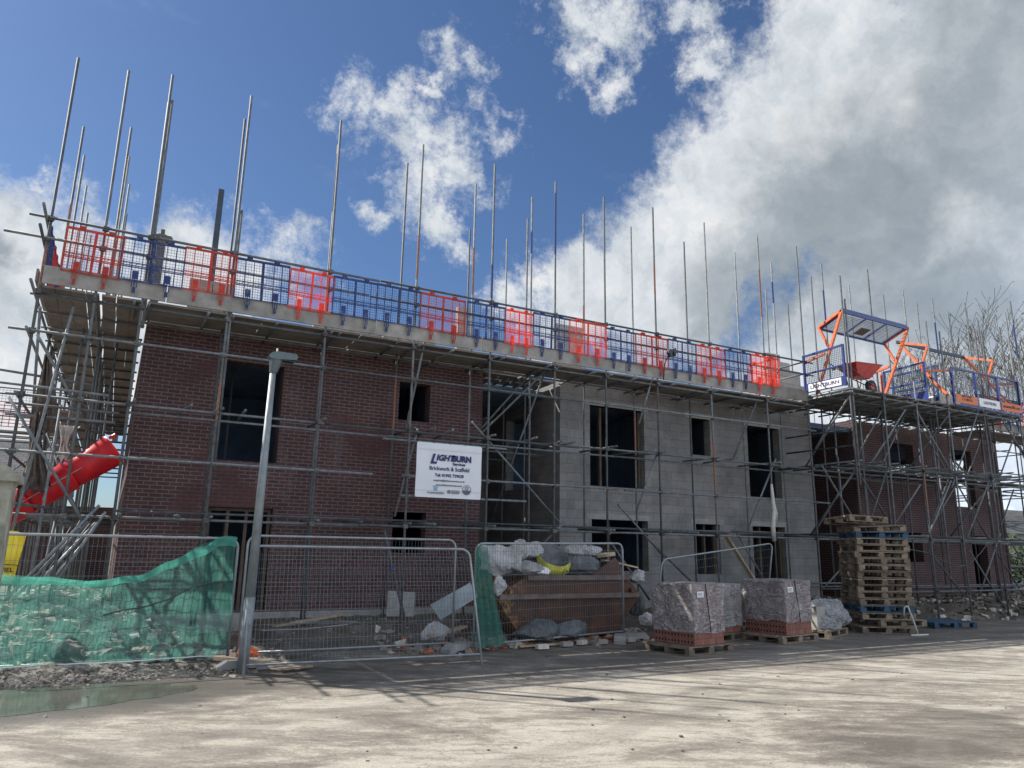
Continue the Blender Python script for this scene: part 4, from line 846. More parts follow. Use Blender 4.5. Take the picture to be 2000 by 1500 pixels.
mb = MB(); mb.beam((6.42, ya-.02, .85), (9.60, ya-.02, .85), .05, .09); mb.build('side_rail', 'worn_rail', SK)
for x in (6.62, 9.42): mb = MB(); mb.tube((x, ya-.08, .95), (x, ya+.01, .95), .045, 10); mb.build('lifting_lug', 'rusty_skip', SK)
def blob(c, size, seed, fold=.22, nu=56, nv=36, squash=.6, rz=0.0):
    mb = MB(); cx, cy, cz = c; vs = []; rp = random.Random(seed)
    planes = [(Vector((rp.gauss(0, 1), rp.gauss(0, 1), rp.gauss(0, 1))).normalized(), rp.uniform(.66, .95)) for _ in range(26)]
    for j in range(nv+1):
        ph = pi*j/nv
        for i in range(nu):
            th = 2*pi*i/nu; p = Vector((sin(ph)*cos(th), sin(ph)*sin(th), cos(ph)))
            cc_ = noise.noise(p*1.1+Vector((seed, seed, 0)))
            rr = min(dd_/max(.12, nn_.dot(p)) for nn_, dd_ in planes); rr = min(rr, 1.5)*(1+.22*cc_)
            rr *= 1+fold*.55*(abs(noise.noise(p*2.6+Vector((seed*1.7, 3, 0))))-.2)+fold*.30*sin(th*(9+seed % 5)+5*noise.noise(p*2+Vector((seed, 0, 0)))+2*ph)*sin(ph)+fold*.16*noise.noise(p*7+Vector((0, seed, 0)))
            zz = p.z*(squash if p.z < 0 else 1)
            x, y = p.x*size[0]*rr, p.y*size[1]*rr; vs.append((cx+x*cos(rz)-y*sin(rz), cy+x*sin(rz)+y*cos(rz), cz+zz*size[2]*rr))
    fs = [(j*nu+i, j*nu+(i+1) % nu, (j+1)*nu+(i+1) % nu, (j+1)*nu+i) for j in range(nv) for i in range(nu)]
    return mb.add(vs, fs)
def sack(c, size, seed, mat, label, fold=.22, name='rubble_sack', cat='sack', group='sacks heaped in the skip', **kw):
    return single(name, blob(c, size, seed, fold, **kw), mat, label, cat, group, smooth=True)
sack((6.62, 12.6, 1.42), (.36, .32, .36), 1, 'sack_white', 'bulging off white rubble sack hanging over the left end of the skip')
sack((7.02, 12.8, 1.62), (.28, .3, .28), 2, 'sack_white', 'creased white sack on the skip, just right of the leftmost one')
sack((7.38, 12.98, 1.66), (.32, .32, .26), 3, 'sack_white', 'open necked white sack crowning the heap left of the yellow bag')
sack((7.08, 12.5, 1.34), (.36, .2, .2), 4, 'sack_white', 'low folded white sack just above the skip rim, left of centre')
sack((6.48, 12.45, 1.04), (.15, .16, .24), 5, 'sack_white', 'small white sack drooping down the left slope of the skip')
sack((7.42, 12.48, 1.28), (.2, .12, .12), 12, 'paper_white', 'bright white plastic bag tucked beside the yellow bag', name='plastic_bag', cat='bag')
sack((8.45, 12.9, 1.66), (.36, .32, .2), 6, 'sack_white', 'flat white sack lying right of the yellow bag')
sack((8.85, 13.0, 1.68), (.28, .28, .15), 7, 'sack_white', 'pale torn sack at the right end of the heap')
sack((8.45, 12.75, 1.36), (.5, .3, .32), 8, 'sack_grey', 'dark grey tarpaulin bundle below the flat white sack', name='tarpaulin', cat='tarpaulin')
sack((7.9, 13.2, 1.34), (1.15, .55, .34), 9, 'sack_grey', 'dark waste mound filling the skip behind the sacks', name='waste_heap', cat='waste')
# yellow one ton bag with open mouth
YB = thing('yellow_bag', 'crumpled yellow bag with open dark mouth on top of the skip', 'bag', (7.82, 12.72, 1.2))
mb = MB(); n = 30; rings = [(.22, 0.0, 0), (.33, .14, 0), (.36, .30, .0), (.345, .42, .0), (.31, .40, 1), (.28, .22, 1), (.15, .12, 1)]
vs = []
for (r, z, inn_) in rings:
    for i in range(n):
        t = 2*pi*i/n; q = 1+.10*noise.noise(Vector((cos(t)*2, sin(t)*2, z*3)))+.05*noise.noise(Vector((cos(t)*6, sin(t)*6, z*9)))
        vs.append((7.82+r*q*cos(t), 12.72+r*.75*q*sin(t), 1.2+z*.75+(.62*sin(t)*r+.10)*(z/.4)))
fs = [(j*n+i, j*n+(i+1) % n, (j+1)*n+(i+1) % n, (j+1)*n+i) for j in range(len(rings)-1) for i in range(n)]
mb.add(vs[:n*4], fs[:n*3]); mb.build('bag_skin', 'sack_yellow', YB, smooth=True)
mb = MB(); mb.add(vs[n*3:], [tuple(i for i in f_) for f_ in fs[:n*3]]); mb.build('bag_lining', 'sack_grey', YB, smooth=True)
mb = MB()
for dx in (-.02, .05, .12): mb.beam((7.84+dx, 12.452, 1.20), (7.92+dx, 12.447, 1.33), .004, .022, up=(0, 1, 0))
mb.build('black_stripe', 'black_ink', YB)
mb = MB(); mb.prism([(8.5, 1.2), (9.30, 1.21), (9.28, 1.36), (9.12, 1.58), (9.0, 1.52)], 'y', 12.44, 12.48); single('steel_plate', mb, 'rusty_skip', 'rusty pointed plate standing at the right end of the skip', 'plate')
def plank(p, q, w, h, label, mat='timber', name='plank', group='loose boards lying about the site', cat='plank', up=(0, 0, 1)):
    mb = MB(); mb.beam(p, q, w, h, up=up); return single(name, mb, mat, label, cat, group)
plank((9.0, 12.7, 1.52), (9.75, 12.6, 1.38), .2, .03, 'pale board jutting from the right end of the skip')
plank((8.7, 12.9, 1.60), (9.3, 13.0, 1.66), .1, .03, 'short yellow batten on top of the skip heap')
plank((9.1, 13.1, 1.60), (9.5, 13.0, 1.65), .09, .08, 'stub of timber behind the rusty plate')
sack((9.72, 12.55, 1.16), (.22, .2, .2), 21, 'sack_white', 'white printed bag spilling past the right end of the skip')
sack((9.75, 12.6, .62), (.16, .2, .42), 22, 'sack_grey', 'dark bag wedged between skip and wrapped bricks')
sack((7.05, 12.02, .22), (.50, .22, .26), 23, 'sack_grey', 'dark slumped sack on the ground before the skip', group='sacks on the ground')
sack((7.75, 12.1, .20), (.45, .18, .20), 24, 'sack_grey', 'low grey sheet lying before the middle of the skip', name='ground_sheet', cat='sheet', group='sacks on the ground')
sack((5.15, 12.3, .25), (.26, .2, .26), 25, 'sack_white', 'dirty white sack on the ground behind the fence, left of the skip', group='sacks on the ground')
sack((9.55, 12.0, .38), (.16, .14, .20), 26, 'sack_white', 'pale torn bag standing between fence foot and brick pack', group='sacks on the ground')

# ------------------------------------------------------------------ pallets and brick packs
def pallet_parts(root, w=1.2, d=1.0, mats='pallet_wood', warp=0):
    mb = MB(); n = 7; bw_ = .1
    for i in range(n):
        y = -d/2+bw_/2+(d-bw_)*i/(n-1); mb.box(-w/2, w/2, y-bw_/2, y+bw_/2, .122, .144)
    for x in (-w/2+.05, 0, w/2-.05): mb.box(x-.05, x+.05, -d/2, d/2, .100, .1215)
    mb.build('top_deck', mats, root, local=True)
    for y in (-d/2+.05, 0, d/2-.05):
        mb = MB(); mb.box(-w/2+.004, w/2-.004, y-.05, y+.05, 0, .022)
        for x in (-w/2+.0725, 0, w/2-.0725): mb.box(x-.07, x+.07, y-.0495, y+.0495, .0222, .0998)
        mb.build('runner', mats, root, local=True)
def pallet(x, y, z, rz, label, mats='pallet_wood', group=None, w=1.2, d=1.0, tilt=(0, 0)):
    r = thing('pallet', label, 'pallet', (x, y, z), rz, group); r.rotation_euler = (tilt[0], tilt[1], rz); pallet_parts(r, w, d, mats); return r
G0 = 'pallets under the wrapped brick packs'
def brickpack(x, y, rz, w, d, h, label, plabel, wraph=.20, dense=False, seed=0, straps=True):
    pallet(x, y, .004, rz, plabel, group=G0)
    r = thing('brick_pack', label, 'brick pack', (x, y, .152), rz, 'wrapped packs of bricks')
    mb = MB(); mb.box(-w/2, w/2, -d/2, d/2, 0, h); mb.build('bricks', 'brick_pack', r, local=True)
    mb = MB(); N_ = 22
    def ringpt(t, z):   # rounded square shell with wrinkles
        a = t*4; s = int(a) % 4; f_ = a-int(a); ex = .014
        c = [(-w/2-ex, -d/2-ex), (w/2+ex, -d/2-ex), (w/2+ex, d/2+ex), (-w/2-ex, d/2+ex)]; p = c[s]; q = c[(s+1) % 4]
        px = p[0]+(q[0]-p[0])*f_; py = p[1]+(q[1]-p[1])*f_; nn = .016*noise.noise(Vector((px*7+seed, py*7, z*6)))+.008*noise.noise(Vector((px*20, py*20+seed, z*18)))
        nn += .01 if dense else 0
        L = sqrt(px*px+py*py); return (px+px/L*(nn+.008), py+py/L*(nn+.008), z)
    nu, nv = 72, 22
    zb = lambda t: h*wraph+.05*noise.noise(Vector((t*9, seed, 0)))
    vs = [ringpt(i/nu, zb(i/nu)+(h+.02-zb(i/nu))*j/nv) for j in range(nv+1) for i in range(nu)]
    fs = [(j*nu+i, j*nu+(i+1) % nu, (j+1)*nu+(i+1) % nu, (j+1)*nu+i) for j in range(nv) for i in range(nu)]
    vs.append((0, 0, h+.045)); fs += [(nv*nu+i, nv*nu+(i+1) % nu, (nv+1)*nu) for i in range(nu)]
    mb.add(vs, fs); mb.build('plastic_wrap', 'shrink_wrap_dense' if dense else 'shrink_wrap', r, local=True, smooth=True)
    if straps:
        mb = MB(); mb.beam((w*.02, -d/2-.03, h*wraph), (-w*.12, -d/2-.03, h+.03), .004, .016, up=(0, 1, 0)); mb.build('strap', 'black_plastic', r, local=True)
        mb = MB(); mb.box(-w*.42, -w*.2, -d/2-.036, -d/2-.033, h*.80, h*.90); lb = mb.build('paper_label', 'paper_white', r, local=True)
        mb = MB()
        for jj in range(3): mb.box(-w*.40, -w*(.23+.03*(jj % 2)), -d/2-.038, -d/2-.0365, h*(.822+.022*jj), h*(.83+.022*jj))
        mb.build('label_print', 'print_navy', lb, local=True)
    return r
a1 = radians(9)
def cen(nx, ny, a, w, d): return (nx+cos(a)*w/2-sin(a)*d/2, ny+sin(a)*w/2+cos(a)*d/2)
c1 = cen(8.83, 10.0, a1, 1.2, 1.0); brickpack(*c1, a1, .80, .92, 1.0, 'pack of red perforated bricks in clear wrap, nearest the camera beside the fence', 'pallet under the nearest wrapped brick pack', seed=3)
a2 = radians(7); c2 = cen(11.72, 10.6, a2, 1.2, 1.0); brickpack(*c2, a2, .84, .95, 1.02, 'pack of red perforated bricks in clear wrap, left of the tall pallet stack', 'pallet under the wrapped pack left of the pallet stack', seed=8, wraph=.24)
brickpack(11.05, 11.85, radians(16), .95, .85, .92, 'low slumped pack in cloudy wrap between the two big brick packs', 'pallet under the low slumped pack', wraph=.12, dense=True, seed=15, straps=False)
brickpack(12.75, 12.85, radians(15), .6, .8, .72, 'small wrapped brick remnant hidden behind the two big packs', 'pallet under the small wrapped remnant', wraph=.1, seed=20, straps=False)
r = thing('wrapped_pack', 'half empty pallet load slumped under loose clear plastic beside the pallet stack', 'wrapped pack', (13.75, 11.55, 0)); 
mb = MB(); mb.box(13.45, 14.2, 11.2, 12.0, .15, .62); mb.build('blocks', 'concrete_block', r)
single_ = blob((13.95, 11.45, .40), (.62, .50, .44), 31, .18, 44, 26, .95, .3); o = single_.build('plastic_cover', 'shrink_wrap_dense', r, smooth=True)
pallet(13.85, 11.6, .004, .35, 'pallet under the slumped plastic covered load', group=G0)
# the stack
pz = .004; offs = [(.12, 0), (.05, .02), (.0, -.02), (0, 0), (-.02, 0), (-.03, .03), (0, 0), (.02, -.03), (-.08, .02), (-.05, 0), (-.12, 0), (-.16, .04), (-.32, 0), (-.15, .02), (-.28, .0), (-.35, .05)]
lab = ['bottom pallet of the tall stack, standing on the yard', 'second pallet up in the tall stack, turned out to the right', 'third pallet up in the tall stack', 'blue pallet low in the tall stack', 'pallet just above the low blue one in the stack', 'pallet with a small white paper label in the tall stack', 'seventh pallet up in the tall stack', 'eighth pallet up, just below the upturned ones in the stack', 'ninth pallet up, first of three upturned ones in the stack', 'tenth pallet up, middle of three upturned ones in the stack', 'eleventh pallet up, top of three upturned ones in the stack', 'twelfth pallet up in the tall stack', 'thirteenth pallet up in the tall stack', 'pallet just below the upper blue one in the stack', 'blue pallet near the top of the stack', 'tilted wooden pallet resting on the upper blue one']
for i in range(16):
    blue = i in (3, 14); top = i == 15; flip = i in (8, 9, 10)
    o = pallet(15.88-offs[i][0]*.25+(.28 if i == 1 else 0), 11.52+offs[i][1]-(.10 if i == 1 else 0), pz, rn(-.06, .06)+(.16 if i == 1 else 0)-.50, lab[i], 'pallet_blue' if blue else 'pallet_wood', 'pallets in the tall stack', tilt=((pi, 0) if flip else ((.03, -.05) if top else (rn(-.008, .008), rn(-.012, .012)))))
    if flip: o.location.z += .146
    pz += .150
    if i == 5:
        mb = MB(); mb.box(.602, .604, -.1, .0, .03, .12); pl = mb.build('paper_label', 'paper_white', o, local=True)
o = pallet(15.6, 11.7, pz+.03, -.30, 'broken wooden pallet lying on top of the whole stack', group='pallets in the tall stack', tilt=(-.06, .04), w=1.0)
mb = MB(); pts = [(15.84, 10.72, .62), (15.86, 10.70, .50), (15.9, 10.66, .30), (15.92, 10.62, .12), (15.95, 10.62, .03), (15.7, 10.62, .02), (16.2, 10.55, .02)]
mb.poly(pts, .018, 6); mb.poly([(15.84, 10.72, .62), (15.74, 10.74, .60), (15.71, 10.75, .42)], .016, 6); single('plastic_strapping', mb, 'light_cloth', 'torn white strapping trailing from the low part of the pallet stack', 'strapping', smooth=True)
pallet(18.55, 11.75, .004, -.22, 'blue pallet lying flat on the yard right of the stack', 'pallet_blue', 'blue pallets on the yard', w=1.3)

# ------------------------------------------------------------------ loading bay gates
def gate_bar(root, name, p, q, w=.06, mat='blue_paint'): mb = MB(); mb.beam(p, q, w, w); return mb.build(name, mat, root)
def meshfill(root, P, nu, nv, t=.0075, mat='steel_dark'):
    mb = MB()
    for i in range(1, nu): mb.beam(P(i/nu, 0), P(i/nu, 1), t, t)
    for j in range(1, nv): mb.beam(P(0, j/nv), P(1, j/nv), t, t)
    return mb.build('wire_mesh', mat, root)
G1 = thing('loading_bay_gate', 'open orange and blue loading bay gate tilted up overhead above the wheelbarrow', 'gate', (17.3, 13.5, 6.13), group='loading bay gates')
for X in (17.25, 20.1):
    dy = 0 if X < 18 else -.05; dz = 0 if X < 18 else -.05
    A = (X, 12.8+dy, 8.37+dz); Bp = (X, 13.6+dy, 8.07+dz); C_ = (X, 13.82, 6.15); D_ = (X, 13.33+dy, 7.46+dz)
    gate_bar(G1, 'gate_arm', A, Bp, .07, 'orange_paint'); gate_bar(G1, 'gate_arm', A, C_, .07, 'orange_paint'); gate_bar(G1, 'gate_arm', Bp, D_, .06, 'orange_paint')
    gate_bar(G1, 'gate_arm', (X, 14.15, 7.15), (X, 13.46, 7.27), .065, 'orange_paint')
    if X > 18: gate_bar(G1, 'gate_arm', (X, 13.75, 7.1), (X, 13.75, 6.15), .065, 'orange_paint')
gate_bar(G1, 'gate_rail', (17.25, 13.6, 8.03), (20.1, 13.55, 7.98), .05); 
mb = MB(); mb.beam((17.28, 12.80, 8.36), (20.07, 12.76, 8.30), .03, .19, up=(0, .45, 1)); mb.build('toe_plate', 'blue_paint', G1)
for x in (17.3, 18.3, 19.2, 20.05): gate_bar(G1, 'gate_rail', (x, 12.82, 8.30), (x, 13.58, 8.02), .04)
meshfill(G1, lambda u, v: (17.28+2.8*u, 12.84+.74*v, 8.28-.26*v), 56, 14)
mb = MB(); mb.obox((18.75, 13.3, 8.105), (.42, .30, .006), Matrix.Rotation(-.34, 3, 'X')); mb.build('notice_plate', 'coupler_steel', G1)
def sidegate(X, ya, yb, label, text=True, sg=None):
    r = thing('side_guard', label, 'guard panel', (X, yb, 6.15), group='side guards of the loading bays')
    gate_bar(r, 'frame_rail', (X, ya, 7.25), (X, yb, 7.30), .05); gate_bar(r, 'frame_rail', (X, ya, 6.72), (X, yb, 6.75), .04)
    gate_bar(r, 'frame_post', (X, ya, 6.16), (X, ya, 7.28), .05); gate_bar(r, 'frame_post', (X, yb, 6.16), (X, yb, 7.32), .05)
    mb = MB(); mb.box(X-.012, X+.012, yb+.03, ya-.03, 6.17, 6.44); mb.build('toe_plate', 'blue_paint', r)
    meshfill(r, lambda u, v: (X, ya+(yb-ya)*u, 6.44+.84*v), 24, 16)
    if text:
        mb = MB(); mb.box(X-.018, X-.0135, yb+.12, ya-.12, 6.20, 6.41); s = mb.build('sign_board', 'paper_white', r)
        text_mesh('sign_text', 'LIGHTBURN', .14, (X-.021, (ya+yb)/2, 6.305), 'print_navy', s, rot=(pi/2, 0, -pi/2), bold=.003, sx=1.25)
    return r
sidegate(17.0, 14.0, 12.68, 'blue mesh side guard with white name board at the near corner of the loading bay')
sidegate(20.6, 14.0, 12.7, 'blue mesh side guard between the two loading bay gates', False)
sidegate(21.3, 14.2, 12.8, 'blue mesh side guard with white board, left of the second gate')
G2 = thing('loading_bay_gate', 'closed blue loading bay gate with two orange boards and a white board', 'gate', (23.1, 12.6, 6.13), group='loading bay gates')
x0, x1, yg = 21.68, 25.25, 12.56
for i in range(4): x = x0+(x1-x0)*i/3; gate_bar(G2, 'frame_post', (x, yg, 6.14), (x, yg, 7.24), .06)
gate_bar(G2, 'gate_rail', (x0, yg, 7.26), (x1, yg, 7.26), .05); gate_bar(G2, 'gate_rail', (x0, yg, 6.14), (x1, yg, 6.14), .05)
meshfill(G2, lambda u, v: (x0+(x1-x0)*u, yg+.01, 6.16+1.08*v), 70, 20, .006)
for i, (mt, tx) in enumerate((('sign_orange', 'MAX LOAD\n1 X 1000 KG'), ('paper_white', 'LIGHTBURN'), ('sign_orange', 'MAXIMUM SAFE LOAD'))):
    a = x0+(x1-x0)*i/3+.05; b_ = x0+(x1-x0)*(i+1)/3-.05; mb = MB(); mb.box(a, b_, yg-.04, yg-.032, 6.20, 6.46); s = mb.build('sign_board', mt, G2)
    text_mesh('sign_text', tx, .1 if i == 0 else .13 if i == 1 else .1, ((a+b_)/2, yg-.043, 6.33 if i else 6.37), 'print_navy' if i == 1 else 'black_ink', s, bold=.002, sx=.95)
for X, q in ((21.3, 0), (24.75, 0)):
    A = (X, 12.95, 7.98); Bp = (X, 13.85, 8.28); C_ = (X, 12.62, 6.3); D_ = (X, 13.2, 7.4)
    gate_bar(G2, 'gate_arm', A, Bp, .07, 'orange_paint'); gate_bar(G2, 'gate_arm', Bp, (X, 12.9, 6.9), .07, 'orange_paint'); gate_bar(G2, 'gate_arm', A, D_, .06, 'orange_paint'); gate_bar(G2, 'gate_arm', (X, 13.0, 7.0), (X, 12.5, 6.35), .07, 'orange_paint')
    gate_bar(G2, 'gate_arm', (X+.4, 12.62, 7.18), (X-.5, 12.9, 7.1), .06, 'orange_paint')
mb = MB(); mb.beam((21.25, 13.9, 8.31), (24.85, 13.9, 8.31), .06, .10); mb.build('toe_plate', 'steel_dark', G2)
for j, (x, y, h) in enumerate(((22.3, 13.4, .55), (23.6, 13.5, .62), (24.6, 13.6, .5))):
    mb = MB(); mb.box(x, x+.9, y, y+.7, 6.131, 6.13+h); single('block_pile', mb, 'concrete_block' if j else 'rubble_pale', f'{("left", "middle", "right")[j]} pile of pale blocks on the deck behind the closed loading bay gate', 'blocks', 'block piles on the loading bay')
# wheelbarrow
WB = thing('wheelbarrow', 'red wheelbarrow parked at the edge of the loading bay deck', 'wheelbarrow', (17.9, 12.85, 6.13))
mb = MB(); tp = [(17.45, 12.65), (18.75, 12.75), (18.7, 13.3), (17.4, 13.25)]; bt = [(17.72, 12.82), (18.32, 12.88), (18.3, 13.15), (17.7, 13.12)]
mb.add([(x, y, 6.98-(.10 if i in (0, 3) else 0)) for i, (x, y) in enumerate(tp)]+[(x, y, 6.55) for x, y in bt], [(0, 1, 5, 4), (1, 2, 6, 5), (2, 3, 7, 6), (3, 0, 4, 7), (4, 5, 6, 7)]); mb.poly([(x, y, 6.98-(.10 if i in (0, 3) else 0)) for i, (x, y) in enumerate(tp+tp[:1])][:4]+[(tp[0][0], tp[0][1], 6.88)], .012, 6); mb.build('tray', 'red_barrow', WB)
mb = MB(); mb.tube((18.38, 12.87, 6.33), (18.38, 12.97, 6.33), .19, 20); mb.build('wheel', 'rubber', WB)
mb = MB(); mb.tube((18.38, 12.86, 6.33), (18.38, 12.98, 6.33), .09, 12); mb.build('wheel_rim', 'red_barrow', WB)
for y in (12.8, 13.1): mb = MB(); mb.poly([(18.5, 12.93+(y-12.95)*.4, 6.33), (17.9, y, 6.52), (17.0, y-.05+(y-12.8)*.4, 6.9)], .016, 6); mb.build('handle', 'coupler_steel', WB); mb = MB(); mb.poly([(17.85, y, 6.53), (17.72, y, 6.14), (17.6, y, 6.5)], .016, 6); mb.build('leg', 'orange_band', WB)
# flood light
FL = thing('floodlight', 'pair of black site floodlights on the deck rail above the block wall', 'floodlight', (11.85, 13.85, 6.3))
mb = MB(); mb.poly([(11.76, 13.93, 5.9), (11.78, 13.9, 6.3), (11.86, 13.86, 6.55)], .015, 6); mb.build('arm', 'coupler_steel', FL)
for (x, z, r) in ((11.90, 6.62, .3), (12.04, 6.66, -.5)): mb = MB(); mb.obox((x, 13.83, z), (.11, .10, .13), Matrix.Rotation(r, 3, 'Y')); mb.tube((x, 13.83, z-.12), (x, 13.83, z-.04), .05, 10); mb.build('lamp_head', 'black_plastic', FL)

# ------------------------------------------------------------------ left corner things
CH = thing('rubbish_chute', 'bright red plastic rubbish chute slung diagonally inside the left scaffold', 'chute', (-.8, 15.0, 2.6))
A = Vector((-.12, 15.15, 3.34)); Bq = Vector((-1.75, 14.9, 2.0)); d = (Bq-A).normalized()
for i, (s0, s1, ra, rb) in enumerate(((0, .98, .29, .235), (.80, 1.70, .265, .215), (1.55, 2.4, .245, .205))):
    p = A+d*s0; q = A+d*s1; a = d.orthogonal().normalized(); b_ = d.cross(a); n = 26; mb = MB(); vs = []
    for (f_, r_) in ((0, ra+.02), (.03, ra+.02), (.05, ra), (.5, (ra+rb)/2), (.97, rb), (.97, rb-.008), (.5, (ra+rb)/2-.008), (.05, ra-.008), (0, ra-.0)):
        c = p+(q-p)*f_
        for j in range(n): t = 2*pi*j/n; vs.append(c+a*r_*cos(t)+b_*r_*sin(t))
    K = len(vs)//n; mb.add(vs, [(u*n+v, u*n+(v+1) % n, (u+1)*n+(v+1) % n, (u+1)*n+v) for u in range(K-1) for v in range(n)]); sec = mb.build('chute_section', 'red_plastic', CH, smooth=True)
    mb = MB(); mb.tube(p-d*.005+Vector((0, -.27, 0)), q+Vector((0, -.235, 0)), .009, 5); mb.build('chain', 'fence_steel', sec)
    mb = MB(); mb.tube(p+b_*.0+Vector((0, -.05, ra*.98)), p+d*.12+Vector((0, -.05, ra*.98)), .03, 8); mb.build('bracket', 'red_plastic', sec)
def cloth(name, x0, x1, z0, z1, y, mat, label, seed=1, amp=.09, cat='cloth'):
    mb = MB()
    def fn(u, v):
        w = .62+.38*sin(v*3.4+seed); xm = (x0+x1)/2+.05*sin(v*3+seed); x = xm+(u-.5)*(x1-x0)*w
        z = z0+(z1-z0)*v+(.18*noise.noise(Vector((u*5, seed, 0))) if v < .05 else 0)
        return (x, y+amp*.6*sin(u*19+seed+1.5*noise.noise(Vector((u*2, v*2, seed))))+amp*.5*abs(noise.noise(Vector((u*9, v*1.5, seed))))*2+.05*noise.noise(Vector((u*4, v*6, seed))), z)
    mb.grid(fn, 40, 40); mb.v += [(x+.004, y_+.012, z) for x, y_, z in mb.v]; n0 = len(mb.v)//2; mb.f += [tuple(i+n0 for i in f_) for f_ in mb.f]; mb.mi = [0]*len(mb.f)
    return single(name, mb, mat, label, cat, 'torn brown sheets on the left scaffold', smooth=True)
cloth('hessian_sheet', -1.50, -1.12, 3.55, 4.95, 15.0, 'hessian', 'brown torn sheet hanging twisted from the upper left scaffold', 1, .05)
cloth('hessian_sheet', -1.48, -.98, 2.55, 3.85, 14.6, 'hessian', 'wide brown sheet bunched above the red chute', 2.2, .08)
cloth('hessian_sheet', -1.10, -.62, 3.15, 3.75, 15.3, 'light_cloth', 'pale tattered piece of sheet to the right of the brown bundle', 3.1, .05)
cloth('hessian_sheet', -1.45, -1.20, 2.25, 2.75, 14.45, 'hessian', 'narrow brown tail of cloth dropping over the red chute', 4.4, .03)
mb = MB(); mb.grid(lambda u, v: (-1.36+.30*u*(1-.25*(1-v)), 12.9-.05*sin(u*7)+.03*sin(v*9), 1.12+.70*v+.03*sin(u*4)), 16, 16); mb.grid(lambda u, v: (-1.36+.30*u*(1-.25*(1-v)), 12.93-.05*sin(u*7)+.03*sin(v*9), 1.12+.70*v+.03*sin(u*4)), 16, 16)
YS = single('yellow_sack', mb, 'yellow_plastic', 'yellow plastic sack hanging behind the fence at the left edge', 'sack', smooth=True)
text_mesh('sack_text', 'FIEL', .085, (-1.22, 12.82, 1.30), 'black_ink', YS, bold=.003)
mb = MB(); mb.poly([(-1.32, 12.82, 1.34), (-1.28, 12.81, 1.38), (-1.15, 12.82, 1.375), (-1.10, 12.83, 1.36)], .006, 5); mb.build('printed_line', 'black_ink', YS)
# gate post close by on the left
GP = thing('concrete_post', 'mossy concrete post with a cap at the left edge', 'post', (-.6, 4.1, 0))
mb = MB(); mb.box(-.62, -.415, 4.0, 4.2, 0, 2.0); mb.build('shaft', 'moss_concrete', GP)
mb = MB(); mb.box(-.645, -.39, 3.97, 4.23, 2.0, 2.035); mb.prism([(-.645, 2.0351), (-.39, 2.0351), (-.47, 2.085), (-.56, 2.085)], 'y', 3.975, 4.225); mb.build('cap', 'moss_concrete', GP)

# ------------------------------------------------------------------ loose site things near the wall
mb = MB(); mb.prism([(5.12, .34), (5.70, .32), (5.71, .80), (5.12, .84)], 'y', 14.75, 14.77); single('white_board', mb, 'white_board', 'scuffed white board propped under the scaffold below the banner', 'board')
mb = MB(); mb.prism([(5.15, .72), (5.92, 1.10), (6.1, .85), (5.36, .46)], 'y', 12.55, 12.58); single('metal_sheet', mb, 'sheet_metal', 'bent grey metal sheet leaning beside the left end of the skip', 'sheet')
PR_ = thing('steel_prop', 'steel prop with blue collar leaning at the foot of the scaffold below the banner', 'prop', (5.3, 14.4, .25))
mb = MB(); mb.tube((5.36, 14.3, .26), (5.1, 14.5, 1.3), .03, 10); mb.build('outer_tube', 'steel', PR_); mb = MB(); mb.tube((5.1, 14.5, 1.3), (4.93, 14.62, 2.05), .024, 10); mb.build('inner_tube', 'steel', PR_); mb = MB(); mb.tube((5.115, 14.49, 1.24), (5.09, 14.51, 1.36), .042, 10); mb.build('collar', 'blue_band', PR_)
plank((13.99, 14.3, 2.12), (14.92, 14.1, .75), .04, .13, 'thick timber plank leaning diagonally across the block wall behind the brick packs', up=(0, 1, 0))
plank((2.7, 13.6, .34), (3.3, 14.0, .36), .08, .03, 'short pale lath on the soil below the left brick wall'); plank((3.0, 13.75, .36), (4.1, 14.5, .42), .06, .05, 'long pale batten on the soil below the left brick wall')
plank((5.0, 12.1, .25), (6.0, 12.9, .30), .12, .04, 'plank lying in the rubble left of the skip'); plank((6.6, 11.9, .04), (7.5, 11.95, .04), .10, .03, 'flat board on the yard under the skip fence')
plank((2.2, 11.2, .10), (1.5, 11.5, .16), .12, .05, 'broken board beside the lamp post foot'); plank((2.3, 10.95, .05), (2.75, 11.05, .05), .12, .02, 'small flat offcut behind the leaning fence panel')
sack((2.0, 11.9, .13), (.20, .16, .12), 41, 'orange_net', 'crumpled orange netting on the ground by the lamp post', name='orange_netting', cat='netting', group='sacks on the ground', fold=.3)
mb = MB(); mb.poly([(15.28, 13.88, 3.5), (15.27, 13.86, 3.2), (15.30, 13.87, 2.8), (15.22, 13.86, 2.4), (15.25, 13.88, 2.02)], [.03, .045, .05, .06, .05], 8); mb.poly([(15.28, 13.85, 3.1), (15.36, 13.84, 2.75), (15.33, 13.84, 2.45)], [.02, .03, .01], 6); single('cloth_strip', mb, 'light_cloth', 'pale twisted cloth strip hanging down the scaffold right of the block wall windows', 'cloth', smooth=True)
mb = MB(); mb.poly([(17.9, 12.45, 2.1), (18.6, 12.42, 1.88), (19.4, 12.40, 1.80), (19.9, 12.4, 1.62), (20.6, 12.4, 1.43), (21.2, 12.4, 1.5), (21.9, 12.42, 1.85), (22.3, 12.45, 2.1), (22.9, 12.45, 1.85), (23.8, 12.45, 1.7), (24.8, 12.45, 1.75)], .014, 6); single('hose', mb, 'hose', 'slack dark hose looped along the loading bay scaffold', 'hose', smooth=True)
mb = MB(); mb.poly([(2.4, 13.1, .33), (3.1, 13.0, .34), (3.9, 13.3, .36), (4.2, 13.7, .36), (3.8, 13.9, .36), (3.0, 13.7, .36)], .008, 5); single('cable', mb, 'sheet_metal', 'loop of thin cable lying on the soil behind the fence', 'cable')
